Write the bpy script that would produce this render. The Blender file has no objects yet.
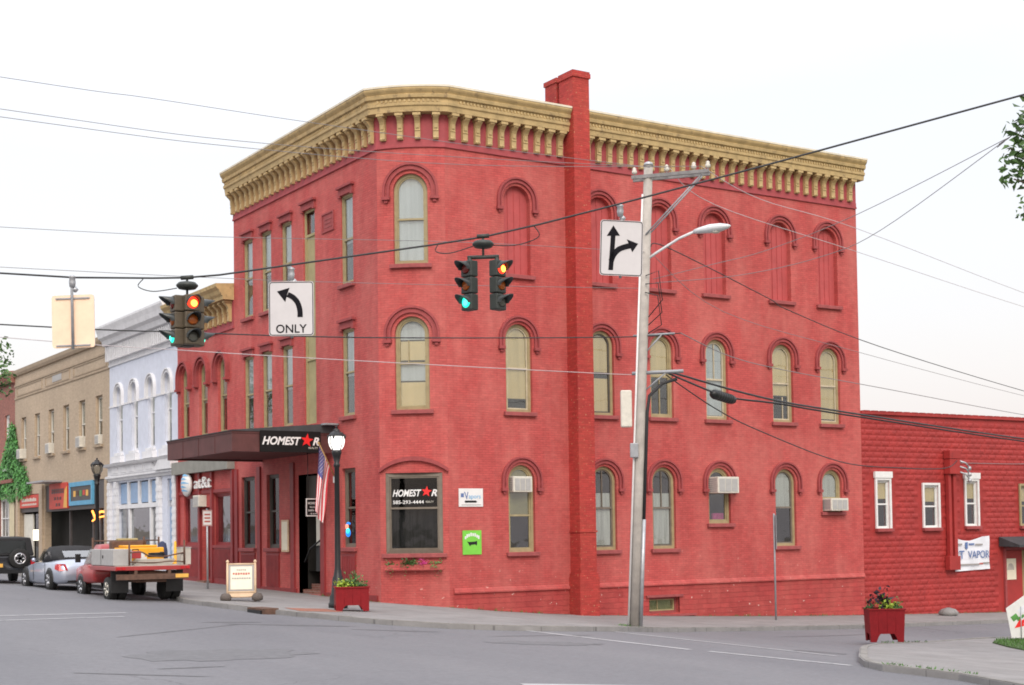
import bpy, bmesh, math, random
from mathutils import Vector, Matrix
random.seed(7)
PI = math.pi
SC = bpy.context.scene
COL = SC.collection

# ------------------------------------------------------------------ camera
cam_d = bpy.data.cameras.new("camera")
cam = bpy.data.objects.new("camera", cam_d); COL.objects.link(cam)
_yaw, _pitch, _roll = math.radians(32.559), math.radians(2.157), math.radians(-0.814)
fwd = Vector((math.sin(_yaw)*math.cos(_pitch), math.cos(_yaw)*math.cos(_pitch), math.sin(_pitch)))
rgt = Vector((math.cos(_yaw), -math.sin(_yaw), 0)); upv = rgt.cross(fwd)
r2 = rgt*math.cos(_roll) + upv*math.sin(_roll); u2 = -rgt*math.sin(_roll) + upv*math.cos(_roll)
cam.matrix_world = Matrix(((r2.x, u2.x, -fwd.x, -20.658), (r2.y, u2.y, -fwd.y, -35.704), (r2.z, u2.z, -fwd.z, 2.04), (0, 0, 0, 1)))
cam_d.sensor_width = 36; cam_d.lens = 1452.4/1024*36
cam_d.shift_y = 134.7/1024
cam_d.clip_end = 2000
SC.camera = cam

# ------------------------------------------------------------------ world, sun, exposure
SUN_EL, SUN_AZ = math.radians(38), math.radians(205)      # azimuth from +Y, clockwise
w = bpy.data.worlds.new("World"); SC.world = w; w.use_nodes = True
nt = w.node_tree; nt.nodes.clear()
out = nt.nodes.new('ShaderNodeOutputWorld')
sky = nt.nodes.new('ShaderNodeTexSky'); sky.sky_type = 'NISHITA'; sky.sun_disc = False
sky.sun_elevation = SUN_EL; sky.sun_rotation = SUN_AZ; sky.dust_density = 4; sky.air_density = 1.5
b1 = nt.nodes.new('ShaderNodeBackground'); b1.inputs[1].default_value = 0.05
b2 = nt.nodes.new('ShaderNodeBackground'); b2.inputs[1].default_value = 1.0
nt.links.new(sky.outputs[0], b1.inputs[0])
tc = nt.nodes.new('ShaderNodeTexCoord'); sp = nt.nodes.new('ShaderNodeSeparateXYZ')
nt.links.new(tc.outputs['Generated'], sp.inputs[0])
nz = nt.nodes.new('ShaderNodeTexNoise'); nz.inputs['Scale'].default_value = 2.2; nz.inputs['Detail'].default_value = 6
mp = nt.nodes.new('ShaderNodeMapping'); mp.inputs['Scale'].default_value = (1, 1, 3.5)
nt.links.new(tc.outputs['Generated'], mp.inputs[0]); nt.links.new(mp.outputs[0], nz.inputs[0])
ma = nt.nodes.new('ShaderNodeMath'); ma.operation = 'MULTIPLY_ADD'; ma.inputs[1].default_value = 0.16; ma.inputs[2].default_value = -0.08
nt.links.new(nz.outputs[0], ma.inputs[0])
ad = nt.nodes.new('ShaderNodeMath'); ad.operation = 'ADD'
nt.links.new(sp.outputs['Z'], ad.inputs[0]); nt.links.new(ma.outputs[0], ad.inputs[1])
cr = nt.nodes.new('ShaderNodeValToRGB')
e = cr.color_ramp.elements
e[0].position = 0.0; e[0].color = (.585, .535, .565, 1)
e[1].position = 1.0; e[1].color = (1.55, 1.55, 1.62, 1)
for p_, c_ in ((.10, (.60, .56, .58, 1)), (.26, (.635, .612, .625, 1)), (.45, (.9, .9, .93, 1))):
    q_ = e.new(p_); q_.color = c_
nt.links.new(ad.outputs[0], cr.inputs[0])
nt.links.new(cr.outputs[0], b2.inputs[0])
adds = nt.nodes.new('ShaderNodeAddShader')
nt.links.new(b1.outputs[0], adds.inputs[0]); nt.links.new(b2.outputs[0], adds.inputs[1])
nt.links.new(adds.outputs[0], out.inputs[0])

sd = bpy.data.lights.new("sun", 'SUN'); sd.energy = 1.2; sd.angle = math.radians(25); sd.color = (1, .93, .85)
so = bpy.data.objects.new("sun", sd); COL.objects.link(so)
sdir = Vector((math.sin(SUN_AZ)*math.cos(SUN_EL), math.cos(SUN_AZ)*math.cos(SUN_EL), math.sin(SUN_EL)))
so.rotation_euler = sdir.to_track_quat('Z', 'Y').to_euler(); so.location = (0, -40, 40)

SC.view_settings.view_transform = 'Standard'; SC.view_settings.look = 'None'
SC.view_settings.exposure = 0.35; SC.view_settings.gamma = 1; SC.view_settings.use_curve_mapping = False
SC.render.engine = 'CYCLES'
SC.cycles.max_bounces = 6; SC.cycles.transparent_max_bounces = 12
SC.cycles.use_denoising = True; SC.cycles.filter_width = 1.8

# ------------------------------------------------------------------ materials
def _new(name):
    m = bpy.data.materials.new(name); m.use_nodes = True
    t = m.node_tree; b = t.nodes['Principled BSDF']
    return m, t, b

def mat(name, col, rough=.65, var=.12, scale=4., bump=.0, metal=0., spec=.4, dirt=None, coat=0.):
    m, t, b = _new(name)
    b.inputs['Roughness'].default_value = rough; b.inputs['Metallic'].default_value = metal
    b.inputs['Specular IOR Level'].default_value = spec
    if coat: b.inputs['Coat Weight'].default_value = coat
    tcn = t.nodes.new('ShaderNodeTexCoord')
    n = t.nodes.new('ShaderNodeTexNoise'); n.inputs['Scale'].default_value = scale; n.inputs['Detail'].default_value = 8; n.inputs['Roughness'].default_value = .65
    t.links.new(tcn.outputs['Object'], n.inputs[0])
    r = t.nodes.new('ShaderNodeValToRGB'); e = r.color_ramp.elements
    c = Vector(col)
    lo = c*(1-var*1.6); hi = c*(1+var)
    e[0].position = .3; e[0].color = (*lo, 1); e[1].position = .7; e[1].color = (*[min(x, .95) for x in hi], 1)
    t.links.new(n.outputs[0], r.inputs[0])
    last = r.outputs[0]
    if dirt:
        n2 = t.nodes.new('ShaderNodeTexNoise'); n2.inputs['Scale'].default_value = dirt[1]; n2.inputs['Detail'].default_value = 10; n2.inputs['Roughness'].default_value = .7
        t.links.new(tcn.outputs['Object'], n2.inputs[0])
        r2_ = t.nodes.new('ShaderNodeValToRGB'); r2_.color_ramp.elements[0].position = dirt[2]; r2_.color_ramp.elements[1].position = dirt[2]+.08
        t.links.new(n2.outputs[0], r2_.inputs[0])
        mx = t.nodes.new('ShaderNodeMix'); mx.data_type = 'RGBA'
        t.links.new(r2_.outputs[0], mx.inputs[0]); t.links.new(last, mx.inputs[6]); mx.inputs[7].default_value = (*dirt[0], 1)
        last = mx.outputs[2]
    t.links.new(last, b.inputs['Base Color'])
    if bump:
        n3 = t.nodes.new('ShaderNodeTexNoise'); n3.inputs['Scale'].default_value = scale*8; n3.inputs['Detail'].default_value = 4
        t.links.new(tcn.outputs['Object'], n3.inputs[0])
        bp = t.nodes.new('ShaderNodeBump'); bp.inputs['Strength'].default_value = bump; bp.inputs['Distance'].default_value = .02
        t.links.new(n3.outputs[0], bp.inputs['Height']); t.links.new(bp.outputs[0], b.inputs['Normal'])
    return m

def brick(name, col, mortar, bw=.21, bh=.068, var=.14, blotch=(.6, .2, .2), bamt=.25, chips=None, bump=.5, rough=.7):
    """painted or bare brick laid out in wall metres (UV)"""
    m, t, b = _new(name); b.inputs['Roughness'].default_value = rough; b.inputs['Specular IOR Level'].default_value = .3
    uv = t.nodes.new('ShaderNodeUVMap'); uv.uv_map = 'UVMap'
    bk = t.nodes.new('ShaderNodeTexBrick'); bk.inputs['Scale'].default_value = 1
    bk.inputs['Brick Width'].default_value = bw; bk.inputs['Row Height'].default_value = bh; bk.inputs['Mortar Size'].default_value = .008
    bk.inputs['Mortar Smooth'].default_value = .4
    c = Vector(col)
    bk.inputs['Color1'].default_value = (*(c*(1+var)), 1); bk.inputs['Color2'].default_value = (*(c*(1-var)), 1); bk.inputs['Mortar'].default_value = (*mortar, 1)
    # slight wobble of the courses
    nw = t.nodes.new('ShaderNodeTexNoise'); nw.inputs['Scale'].default_value = 5
    t.links.new(uv.outputs[0], nw.inputs[0])
    vm = t.nodes.new('ShaderNodeVectorMath'); vm.operation = 'MULTIPLY_ADD'; vm.inputs[1].default_value = (.015, .015, 0)
    t.links.new(nw.outputs['Color'], vm.inputs[0]); t.links.new(uv.outputs[0], vm.inputs[2])
    t.links.new(vm.outputs[0], bk.inputs[0])
    # large faded patches + small mottling + vertical streaks
    n1 = t.nodes.new('ShaderNodeTexNoise'); n1.inputs['Scale'].default_value = .55; n1.inputs['Detail'].default_value = 9; n1.inputs['Roughness'].default_value = .68
    mpp = t.nodes.new('ShaderNodeMapping'); mpp.inputs['Scale'].default_value = (1.6, .7, 1)
    t.links.new(uv.outputs[0], mpp.inputs[0]); t.links.new(mpp.outputs[0], n1.inputs[0])
    r1 = t.nodes.new('ShaderNodeValToRGB'); r1.color_ramp.elements[0].position = .42; r1.color_ramp.elements[1].position = .68
    t.links.new(n1.outputs[0], r1.inputs[0])
    mu = t.nodes.new('ShaderNodeMath'); mu.operation = 'MULTIPLY'; mu.inputs[1].default_value = bamt
    t.links.new(r1.outputs[0], mu.inputs[0])
    mx = t.nodes.new('ShaderNodeMix'); mx.data_type = 'RGBA'
    t.links.new(mu.outputs[0], mx.inputs[0]); t.links.new(bk.outputs['Color'], mx.inputs[6]); mx.inputs[7].default_value = (*blotch, 1)
    n2 = t.nodes.new('ShaderNodeTexNoise'); n2.inputs['Scale'].default_value = 4.; n2.inputs['Detail'].default_value = 8; n2.inputs['Roughness'].default_value = .75
    mp2 = t.nodes.new('ShaderNodeMapping'); mp2.inputs['Scale'].default_value = (.9, 2.2, 1)
    t.links.new(uv.outputs[0], mp2.inputs[0]); t.links.new(mp2.outputs[0], n2.inputs[0])
    r2_ = t.nodes.new('ShaderNodeMapRange'); r2_.inputs[1].default_value = .25; r2_.inputs[2].default_value = .75; r2_.inputs[3].default_value = .78; r2_.inputs[4].default_value = 1.14
    t.links.new(n2.outputs[0], r2_.inputs[0])
    n5 = t.nodes.new('ShaderNodeTexNoise'); n5.inputs['Scale'].default_value = 1.; n5.inputs['Detail'].default_value = 7; n5.inputs['Roughness'].default_value = .6
    mp5 = t.nodes.new('ShaderNodeMapping'); mp5.inputs['Scale'].default_value = (3.2, .22, 1); mp5.inputs['Location'].default_value = (7, 3, 0)
    t.links.new(uv.outputs[0], mp5.inputs[0]); t.links.new(mp5.outputs[0], n5.inputs[0])
    r5 = t.nodes.new('ShaderNodeMapRange'); r5.inputs[1].default_value = .3; r5.inputs[2].default_value = .7; r5.inputs[3].default_value = .94; r5.inputs[4].default_value = 1.04
    t.links.new(n5.outputs[0], r5.inputs[0])
    n6 = t.nodes.new('ShaderNodeTexNoise'); n6.inputs['Scale'].default_value = .22; n6.inputs['Detail'].default_value = 5
    t.links.new(uv.outputs[0], n6.inputs[0])
    r6 = t.nodes.new('ShaderNodeMapRange'); r6.inputs[1].default_value = .3; r6.inputs[2].default_value = .7; r6.inputs[3].default_value = .90; r6.inputs[4].default_value = 1.10
    t.links.new(n6.outputs[0], r6.inputs[0])
    m56 = t.nodes.new('ShaderNodeMath'); m56.operation = 'MULTIPLY'; t.links.new(r5.outputs[0], m56.inputs[0]); t.links.new(r6.outputs[0], m56.inputs[1])
    m26 = t.nodes.new('ShaderNodeMath'); m26.operation = 'MULTIPLY'; t.links.new(r2_.outputs[0], m26.inputs[0]); t.links.new(m56.outputs[0], m26.inputs[1])
    mm = t.nodes.new('ShaderNodeVectorMath'); mm.operation = 'SCALE'
    t.links.new(mx.outputs[2], mm.inputs[0]); t.links.new(m26.outputs[0], mm.inputs['Scale'])
    last = mm.outputs[0]
    if chips:      # (colour, threshold, scale)
        n4 = t.nodes.new('ShaderNodeTexNoise'); n4.inputs['Scale'].default_value = chips[2]; n4.inputs['Detail'].default_value = 6; n4.inputs['Roughness'].default_value = .6
        t.links.new(uv.outputs[0], n4.inputs[0])
        r4 = t.nodes.new('ShaderNodeValToRGB'); r4.color_ramp.elements[0].position = chips[1]; r4.color_ramp.elements[1].position = chips[1]+.02
        t.links.new(n4.outputs[0], r4.inputs[0])
        fac = r4.outputs[0]
        if len(chips) > 3:          # only where worn, between two heights
            sx = t.nodes.new('ShaderNodeSeparateXYZ'); t.links.new(uv.outputs[0], sx.inputs[0])
            z0, z1 = chips[3]
            g = t.nodes.new('ShaderNodeMapRange'); g.inputs[1].default_value = z1; g.inputs[2].default_value = z0
            t.links.new(sx.outputs[1], g.inputs[0])
            m4 = t.nodes.new('ShaderNodeMath'); m4.operation = 'MULTIPLY'; t.links.new(fac, m4.inputs[0]); t.links.new(g.outputs[0], m4.inputs[1]); fac = m4.outputs[0]
        m5 = t.nodes.new('ShaderNodeMix'); m5.data_type = 'RGBA'
        t.links.new(fac, m5.inputs[0]); t.links.new(last, m5.inputs[6]); m5.inputs[7].default_value = (*chips[0], 1)
        last = m5.outputs[2]
    t.links.new(last, b.inputs['Base Color'])
    ah = t.nodes.new('ShaderNodeMath'); ah.operation = 'MULTIPLY_ADD'; ah.inputs[1].default_value = -.8
    t.links.new(bk.outputs['Fac'], ah.inputs[0]); t.links.new(n2.outputs[0], ah.inputs[2])
    bp = t.nodes.new('ShaderNodeBump'); bp.inputs['Strength'].default_value = bump; bp.inputs['Distance'].default_value = .012
    t.links.new(ah.outputs[0], bp.inputs['Height']); t.links.new(bp.outputs[0], b.inputs['Normal'])
    return m

def glass(name, refl=.10, tint=(.85, .88, .88)):
    m = bpy.data.materials.new(name); m.use_nodes = True; t = m.node_tree; t.nodes.clear()
    o = t.nodes.new('ShaderNodeOutputMaterial'); tr = t.nodes.new('ShaderNodeBsdfTransparent'); tr.inputs[0].default_value = (*tint, 1)
    gl = t.nodes.new('ShaderNodeBsdfGlossy'); gl.inputs['Roughness'].default_value = .03
    lw = t.nodes.new('ShaderNodeLayerWeight'); lw.inputs[0].default_value = .5
    pw = t.nodes.new('ShaderNodeMath'); pw.operation = 'POWER'; pw.inputs[1].default_value = 4.5
    t.links.new(lw.outputs['Facing'], pw.inputs[0])
    a = t.nodes.new('ShaderNodeMath'); a.operation = 'MULTIPLY_ADD'; a.inputs[1].default_value = .8; a.inputs[2].default_value = refl+.03; a.use_clamp = True
    t.links.new(pw.outputs[0], a.inputs[0])
    tcn = t.nodes.new('ShaderNodeTexCoord'); n = t.nodes.new('ShaderNodeTexNoise'); n.inputs['Scale'].default_value = 1.3
    t.links.new(tcn.outputs['Object'], n.inputs[0])
    bp = t.nodes.new('ShaderNodeBump'); bp.inputs['Strength'].default_value = .12; bp.inputs['Distance'].default_value = .05
    t.links.new(n.outputs[0], bp.inputs['Height']); t.links.new(bp.outputs[0], gl.inputs['Normal'])
    mx = t.nodes.new('ShaderNodeMixShader')
    t.links.new(a.outputs[0], mx.inputs[0]); t.links.new(tr.outputs[0], mx.inputs[1]); t.links.new(gl.outputs[0], mx.inputs[2])
    t.links.new(mx.outputs[0], o.inputs[0])
    return m

def emit(name, col, strength):
    m, t, b = _new(name)
    b.inputs['Base Color'].default_value = (*[c*.5 for c in col], 1)
    b.inputs['Emission Color'].default_value = (*col, 1); b.inputs['Emission Strength'].default_value = strength
    tcn = t.nodes.new('ShaderNodeTexCoord'); n = t.nodes.new('ShaderNodeTexNoise'); n.inputs['Scale'].default_value = 60
    t.links.new(tcn.outputs['Object'], n.inputs[0])
    r = t.nodes.new('ShaderNodeMapRange'); r.inputs[3].default_value = strength*.8; r.inputs[4].default_value = strength*1.2
    t.links.new(n.outputs[0], r.inputs[0]); t.links.new(r.outputs[0], b.inputs['Emission Strength'])
    return m

def fabric(name, col, freq=14., amt=.25):
    """pleated curtain or slatted blind: fine vertical folds"""
    m, t, b = _new(name); b.inputs['Roughness'].default_value = .9
    tcn = t.nodes.new('ShaderNodeTexCoord'); wv = t.nodes.new('ShaderNodeTexNoise'); wv.inputs['Scale'].default_value = freq; wv.inputs['Detail'].default_value = 3
    mpn = t.nodes.new('ShaderNodeMapping'); mpn.inputs['Scale'].default_value = (1, 1, .06)
    t.links.new(tcn.outputs['Object'], mpn.inputs[0]); t.links.new(mpn.outputs[0], wv.inputs[0])
    r = t.nodes.new('ShaderNodeValToRGB'); c = Vector(col)
    r.color_ramp.elements[0].position = .3; r.color_ramp.elements[1].position = .7
    r.color_ramp.elements[0].color = (*(c*(1-amt)), 1); r.color_ramp.elements[1].color = (*(c*(1+amt*.5)), 1)
    t.links.new(wv.outputs[0], r.inputs[0]); t.links.new(r.outputs[0], b.inputs['Base Color'])
    return m

def asphalt(name):
    m, t, b = _new(name); b.inputs['Roughness'].default_value = .82; b.inputs['Specular IOR Level'].default_value = .35
    tcn = t.nodes.new('ShaderNodeTexCoord')
    def noise(s, d, mapping=None, rough=.6):
        n = t.nodes.new('ShaderNodeTexNoise'); n.inputs['Scale'].default_value = s; n.inputs['Detail'].default_value = d; n.inputs['Roughness'].default_value = rough
        if mapping:
            mpn = t.nodes.new('ShaderNodeMapping'); mpn.inputs['Scale'].default_value = mapping[0]; mpn.inputs['Rotation'].default_value = (0, 0, mapping[1])
            t.links.new(tcn.outputs['Object'], mpn.inputs[0]); t.links.new(mpn.outputs[0], n.inputs[0])
        else: t.links.new(tcn.outputs['Object'], n.inputs[0])
        return n
    big = noise(.16, 6, ((1, .35, 1), .2)); fine = noise(9, 10, None, .8)
    r = t.nodes.new('ShaderNodeValToRGB'); e = r.color_ramp.elements
    e[0].position = .33; e[0].color = (.136, .136, .148, 1); e[1].position = .68; e[1].color = (.182, .180, .190, 1)
    t.links.new(big.outputs[0], r.inputs[0])
    mr = t.nodes.new('ShaderNodeMapRange'); mr.inputs[1].default_value = .3; mr.inputs[2].default_value = .7; mr.inputs[3].default_value = .82; mr.inputs[4].default_value = 1.16
    t.links.new(fine.outputs[0], mr.inputs[0])
    sc = t.nodes.new('ShaderNodeVectorMath'); sc.operation = 'SCALE'
    t.links.new(r.outputs[0], sc.inputs[0]); t.links.new(mr.outputs[0], sc.inputs['Scale'])
    # cracks: voronoi edges, only in worn zones
    v = t.nodes.new('ShaderNodeTexVoronoi'); v.feature = 'DISTANCE_TO_EDGE'; v.inputs['Scale'].default_value = .28
    wob = noise(1.4, 6); vm = t.nodes.new('ShaderNodeVectorMath'); vm.operation = 'MULTIPLY_ADD'; vm.inputs[1].default_value = (1.2, 1.2, 0)
    t.links.new(wob.outputs['Color'], vm.inputs[0]); t.links.new(tcn.outputs['Object'], vm.inputs[2]); t.links.new(vm.outputs[0], v.inputs[0])
    rc = t.nodes.new('ShaderNodeMapRange'); rc.inputs[1].default_value = .0; rc.inputs[2].default_value = .012; rc.inputs[3].default_value = 1; rc.inputs[4].default_value = 0
    t.links.new(v.outputs['Distance'], rc.inputs[0])
    worn = noise(.09, 3); rw = t.nodes.new('ShaderNodeMapRange'); rw.inputs[1].default_value = .5; rw.inputs[2].default_value = .62; rw.inputs[4].default_value = .55
    t.links.new(worn.outputs[0], rw.inputs[0])
    mu = t.nodes.new('ShaderNodeMath'); mu.operation = 'MULTIPLY'; t.links.new(rc.outputs[0], mu.inputs[0]); t.links.new(rw.outputs[0], mu.inputs[1])
    mx = t.nodes.new('ShaderNodeMix'); mx.data_type = 'RGBA'
    t.links.new(mu.outputs[0], mx.inputs[0]); t.links.new(sc.outputs[0], mx.inputs[6]); mx.inputs[7].default_value = (.06, .06, .065, 1)
    t.links.new(mx.outputs[2], b.inputs['Base Color'])
    bp = t.nodes.new('ShaderNodeBump'); bp.inputs['Strength'].default_value = .25; bp.inputs['Distance'].default_value = .01
    t.links.new(fine.outputs[0], bp.inputs['Height']); t.links.new(bp.outputs[0], b.inputs['Normal'])
    return m

def concrete(name, col=(.34, .325, .315), joint=1.5):
    m, t, b = _new(name); b.inputs['Roughness'].default_value = .85
    tcn = t.nodes.new('ShaderNodeTexCoord')
    bk = t.nodes.new('ShaderNodeTexBrick'); bk.offset = 0; bk.inputs['Scale'].default_value = 1; bk.inputs['Brick Width'].default_value = joint; bk.inputs['Row Height'].default_value = joint
    bk.inputs['Mortar Size'].default_value = .012
    c = Vector(col); bk.inputs['Color1'].default_value = (*(c*1.05), 1); bk.inputs['Color2'].default_value = (*(c*.94), 1); bk.inputs['Mortar'].default_value = (*(c*.6), 1)
    t.links.new(tcn.outputs['Object'], bk.inputs[0])
    n = t.nodes.new('ShaderNodeTexNoise'); n.inputs['Scale'].default_value = 1.1; n.inputs['Detail'].default_value = 12; n.inputs['Roughness'].default_value = .75
    t.links.new(tcn.outputs['Object'], n.inputs[0])
    mr = t.nodes.new('ShaderNodeMapRange'); mr.inputs[1].default_value = .3; mr.inputs[2].default_value = .72; mr.inputs[3].default_value = .72; mr.inputs[4].default_value = 1.12
    t.links.new(n.outputs[0], mr.inputs[0])
    sc = t.nodes.new('ShaderNodeVectorMath'); sc.operation = 'SCALE'
    t.links.new(bk.outputs['Color'], sc.inputs[0]); t.links.new(mr.outputs[0], sc.inputs['Scale'])
    t.links.new(sc.outputs[0], b.inputs['Base Color'])
    return m

RED = (.45, .075, .069)
M = {}
M['red'] = brick('painted red brick', RED, (.335, .056, .054), var=.09, blotch=(.52, .15, .13), bamt=.7, chips=((.57, .30, .26), .655, 7., (.1, 1.7)))
M['redbase'] = brick('worn red foundation', (.37, .05, .048), (.34, .045, .044), bw=.37, bh=.16, var=.10, blotch=(.46, .11, .09), bamt=.6, chips=((.6, .45, .40), .67, 6.), bump=1.)
M['redchim'] = brick('chimney brick', (.40, .042, .036), (.33, .035, .03), var=.16, blotch=(.44, .085, .05), bamt=.35, chips=((.46, .22, .12), .635, 13.))
M['infill'] = mat('red boarded infill', (.42, .074, .074), .7, .1, 3, .1)
M['hood'] = mat('maroon hood mould', (.30, .055, .056), .7, .14, 6, .15)
M['sill'] = mat('maroon sill stone', (.30, .07, .07), .75, .14, 6, .15)
M['frieze'] = mat('dull red frieze', (.34, .062, .07), .7, .12, 3, .1)
M['cream'] = mat('tan cornice paint', (.475, .345, .165), .7, .16, 3, .15, dirt=((.27, .19, .10), 5., .56))
M['creamlt'] = mat('pale cornice cap', (.68, .62, .50), .6, .1, 3, .1)
M['frame'] = mat('olive tan window frame', (.33, .27, .15), .6, .12, 6, .08)
M['greyframe'] = mat('grey brown window frame', (.17, .14, .11), .6, .12, 6, .08)
M['darkframe'] = mat('dark sash', (.09, .08, .07), .5, .1, 8)
M['tanpanel'] = mat('olive tan boarding', (.34, .29, .15), .7, .12, 2, .1)
M['sashcream'] = mat('dull cream sash', (.50, .43, .31), .6, .12, 6)
M['glass'] = glass('window glass', .08)
M['shopglass'] = glass('shop glass', .17, (.8, .84, .88))
M['carglass'] = glass('car glass', .30, (.6, .65, .7))
M['glassdark'] = glass('storefront glass', .0, (.7, .72, .72))
M['skytint'] = fabric('sky tinted roller blind', (.80, .575, .275), 5, .12)  # tan of the reflected sky is put into this blind colour
M['curtain'] = fabric('white curtain', (.62, .59, .53), 14, .25)
M['greycurtain'] = fabric('grey curtain', (.58, .58, .58), 9, .2)
M['darkcurtain'] = fabric('dark curtain', (.055, .05, .05), 16, .5)
M['room'] = mat('dark room', (.02, .018, .016), .9, .2, 1)
M['roof'] = mat('tar roof', (.08, .08, .08), .9, .2, 2)
M['maroon'] = mat('maroon canopy boards', (.10, .034, .032), .6, .16, 2, .1)
M['shopred'] = mat('dark red shopfront paint', (.24, .028, .03), .5, .12, 3, .05)
M['black'] = mat('black enamel', (.012, .012, .013), .4, .2, 8)
M['blacksign'] = mat('black sign face', (.012, .011, .011), .7, .15, 4, spec=.15)
M['signwhite'] = mat('sign sheeting', (.53, .51, .515), .6, .04, 3)
M['signblack'] = mat('sign black ink', (.012, .011, .014), .9, .1, 5, spec=.1)
M['white'] = mat('white paint', (.70, .69, .68), .5, .05, 6)
M['offwhite'] = mat('off white plastic', (.60, .57, .50), .5, .1, 8)
M['signred'] = mat('sign red', (.75, .02, .02), .4, .05, 5)
M['metal'] = mat('galvanised steel', (.42, .43, .45), .45, .12, 8, .0, .6)
M['greymetal'] = mat('grey painted steel', (.30, .31, .33), .5, .12, 6, 0, .2)
M['grey'] = mat('grey fascia board', (.24, .235, .21), .7, .1, 3)
M['asphalt'] = asphalt('worn asphalt')
M['concrete'] = concrete('sidewalk concrete', (.245, .235, .23))
M['kerb'] = mat('kerb stone', (.235, .225, .21), .85, .2, 3, .2)
M['line'] = mat('worn road paint', (.40, .40, .41), .7, .12, 2, .1, dirt=((.17, .17, .18), 5., .55))
M['dirt'] = mat('bare earth', (.16, .13, .10), .9, .2, 1)
M['lawn'] = mat('lawn soil green', (.05, .10, .022), .9, .25, 3)
M['blade'] = mat('grass blade', (.07, .17, .03), .6, .3, 2)
M['leaf'] = mat('leaf green', (.10, .19, .055), .5, .35, .8)
M['leafdark'] = mat('leaf dark green', (.055, .115, .03), .5, .35, .8)
M['ivy'] = mat('ivy green', (.095, .29, .065), .5, .4, 1.2)
M['bark'] = mat('bark', (.11, .085, .065), .9, .2, 6, .5)
M['xarm'] = mat('grey crossarm wood', (.24, .23, .23), .85, .2, 6, .3)
M['lamphead'] = mat('pale lamp casting', (.62, .64, .66), .5, .06, 6)
M['wood'] = mat('weathered pole wood', (.42, .385, .35), .85, .14, 3, .3, dirt=((.27, .235, .20), 4., .64))
M['pale'] = mat('pale blue grey brick paint', (.58, .61, .70), .65, .06, 3, .1)
M['palewhite'] = mat('white trim paint', (.66, .66, .68), .6, .08, 3, .08, dirt=((.4, .39, .38), 4., .68))
M['bluetrim'] = mat('blue glass tile', (.22, .34, .52), .35, .1, 6)
M['tan'] = brick('tan painted brick', (.46, .36, .26), (.42, .33, .24), var=.06, blotch=(.40, .31, .22), bamt=.4, bump=.3)
M['tandark'] = mat('tan stone trim', (.36, .28, .20), .8, .1, 3, .1)
M['oldbrick'] = brick('bare brown brick', (.30, .10, .075), (.28, .2, .17), var=.2, blotch=(.25, .12, .09), bamt=.3)
M['yellowfront'] = mat('pale yellow shopfront', (.58, .50, .33), .6, .08, 3)
M['slate'] = mat('dark slate', (.05, .052, .056), .7, .2, 3)
M['siding'] = mat('bright red pressed metal', (.33, .030, .027), .6, .14, 1.2, .08, dirt=((.24, .022, .02), 2.2, .60))
M['planter'] = mat('red planter boards', (.21, .008, .012), .6, .1, 6, .05, spec=.2)
M['soil'] = mat('potting soil', (.05, .035, .025), .9)
M['wire'] = mat('black cable', (.03, .03, .032), .6, .1, 4)
M['wiregrey'] = mat('grey cable', (.20, .185, .19), .6, .1, 4)
M['wirepale'] = mat('pale cable', (.48, .43, .44), .5, .1, 4)
M['lens'] = emit('lamp lens white', (1, .97, .92), 1.3)
M['redlit'] = emit('signal red lit', (1, .04, .015), 2.2)
M['redcore'] = emit('signal red core', (1, .42, .05), 4.)
M['greenlit'] = emit('signal green lit', (.02, .78, .52), 1.5)
M['greencore'] = emit('signal green core', (.1, 1., .75), 1.8)
M['amber'] = mat('amber lens off', (.36, .09, .015), .25, .1, 20)
M['greenoff'] = mat('green lens off', (.10, .10, .085), .25, .1, 20)
M['redoff'] = mat('red lens off', (.16, .02, .015), .25, .1, 20)
M['signal'] = mat('signal housing dark green', (.035, .04, .036), .5, .15, 8)
M['signalbrown'] = mat('signal housing faded olive', (.085, .065, .042), .5, .15, 8)
M['visor'] = mat('signal visor', (.045, .05, .05), .3, .2, 8)
M['signback'] = mat('plywood coloured sign back', (.86, .62, .45), .6, .06, 4)
M['tyre'] = mat('tyre rubber', (.018, .018, .018), .85, .2, 8)
M['rim'] = mat('alloy rim', (.55, .55, .57), .3, .1, 8, 0, .8)
M['silver'] = mat('silver car paint', (.42, .46, .55), .3, .04, 4, 0, .55, coat=.6)
M['truckred'] = mat('faded truck red', (.34, .035, .035), .35, .1, 4, coat=.3)
M['jeepblack'] = mat('black jeep paint', (.015, .015, .018), .3, .1, 4, coat=.4)
M['softtop'] = mat('black canvas top', (.02, .02, .022), .85, .15, 8)
M['toolgrey'] = mat('grey toolbox', (.38, .37, .36), .55, .08, 5)
M['ply'] = mat('grey board', (.45, .41, .36), .8, .1, 5)
M['yellow'] = mat('machine yellow', (.75, .36, .02), .45, .08, 5)
M['tail'] = mat('tail lamp red', (.45, .015, .02), .2, .05, 8)
M['rust'] = mat('rusty steel', (.12, .065, .045), .8, .25, 6)
M['flagred'] = fabric('flag red', (.62, .05, .07), 30, .1)
M['flagwhite'] = fabric('flag white', (.78, .74, .74), 30, .08)
M['flagblue'] = fabric('flag blue', (.10, .10, .28), 30, .1)
M['brass'] = mat('varnished pole', (.45, .30, .12), .4, .1, 8)
M['aframe'] = mat('tan sandwich board', (.58, .42, .28), .6, .1, 4)
M['aface'] = mat('cream board face', (.72, .66, .52), .6, .05, 4)
M['textred'] = mat('board red lettering', (.42, .10, .08), .6, .05, 4)
M['textgrey'] = mat('board grey lettering', (.30, .28, .27), .6, .05, 4)
M['textblue'] = mat('blue lettering', (.10, .16, .34), .6, .05, 4)
M['sandbag'] = mat('grey sandbag', (.11, .09, .08), .9, .15, 8)
M['green'] = mat('lime green sign', (.18, .55, .06), .5, .08, 4)
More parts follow.
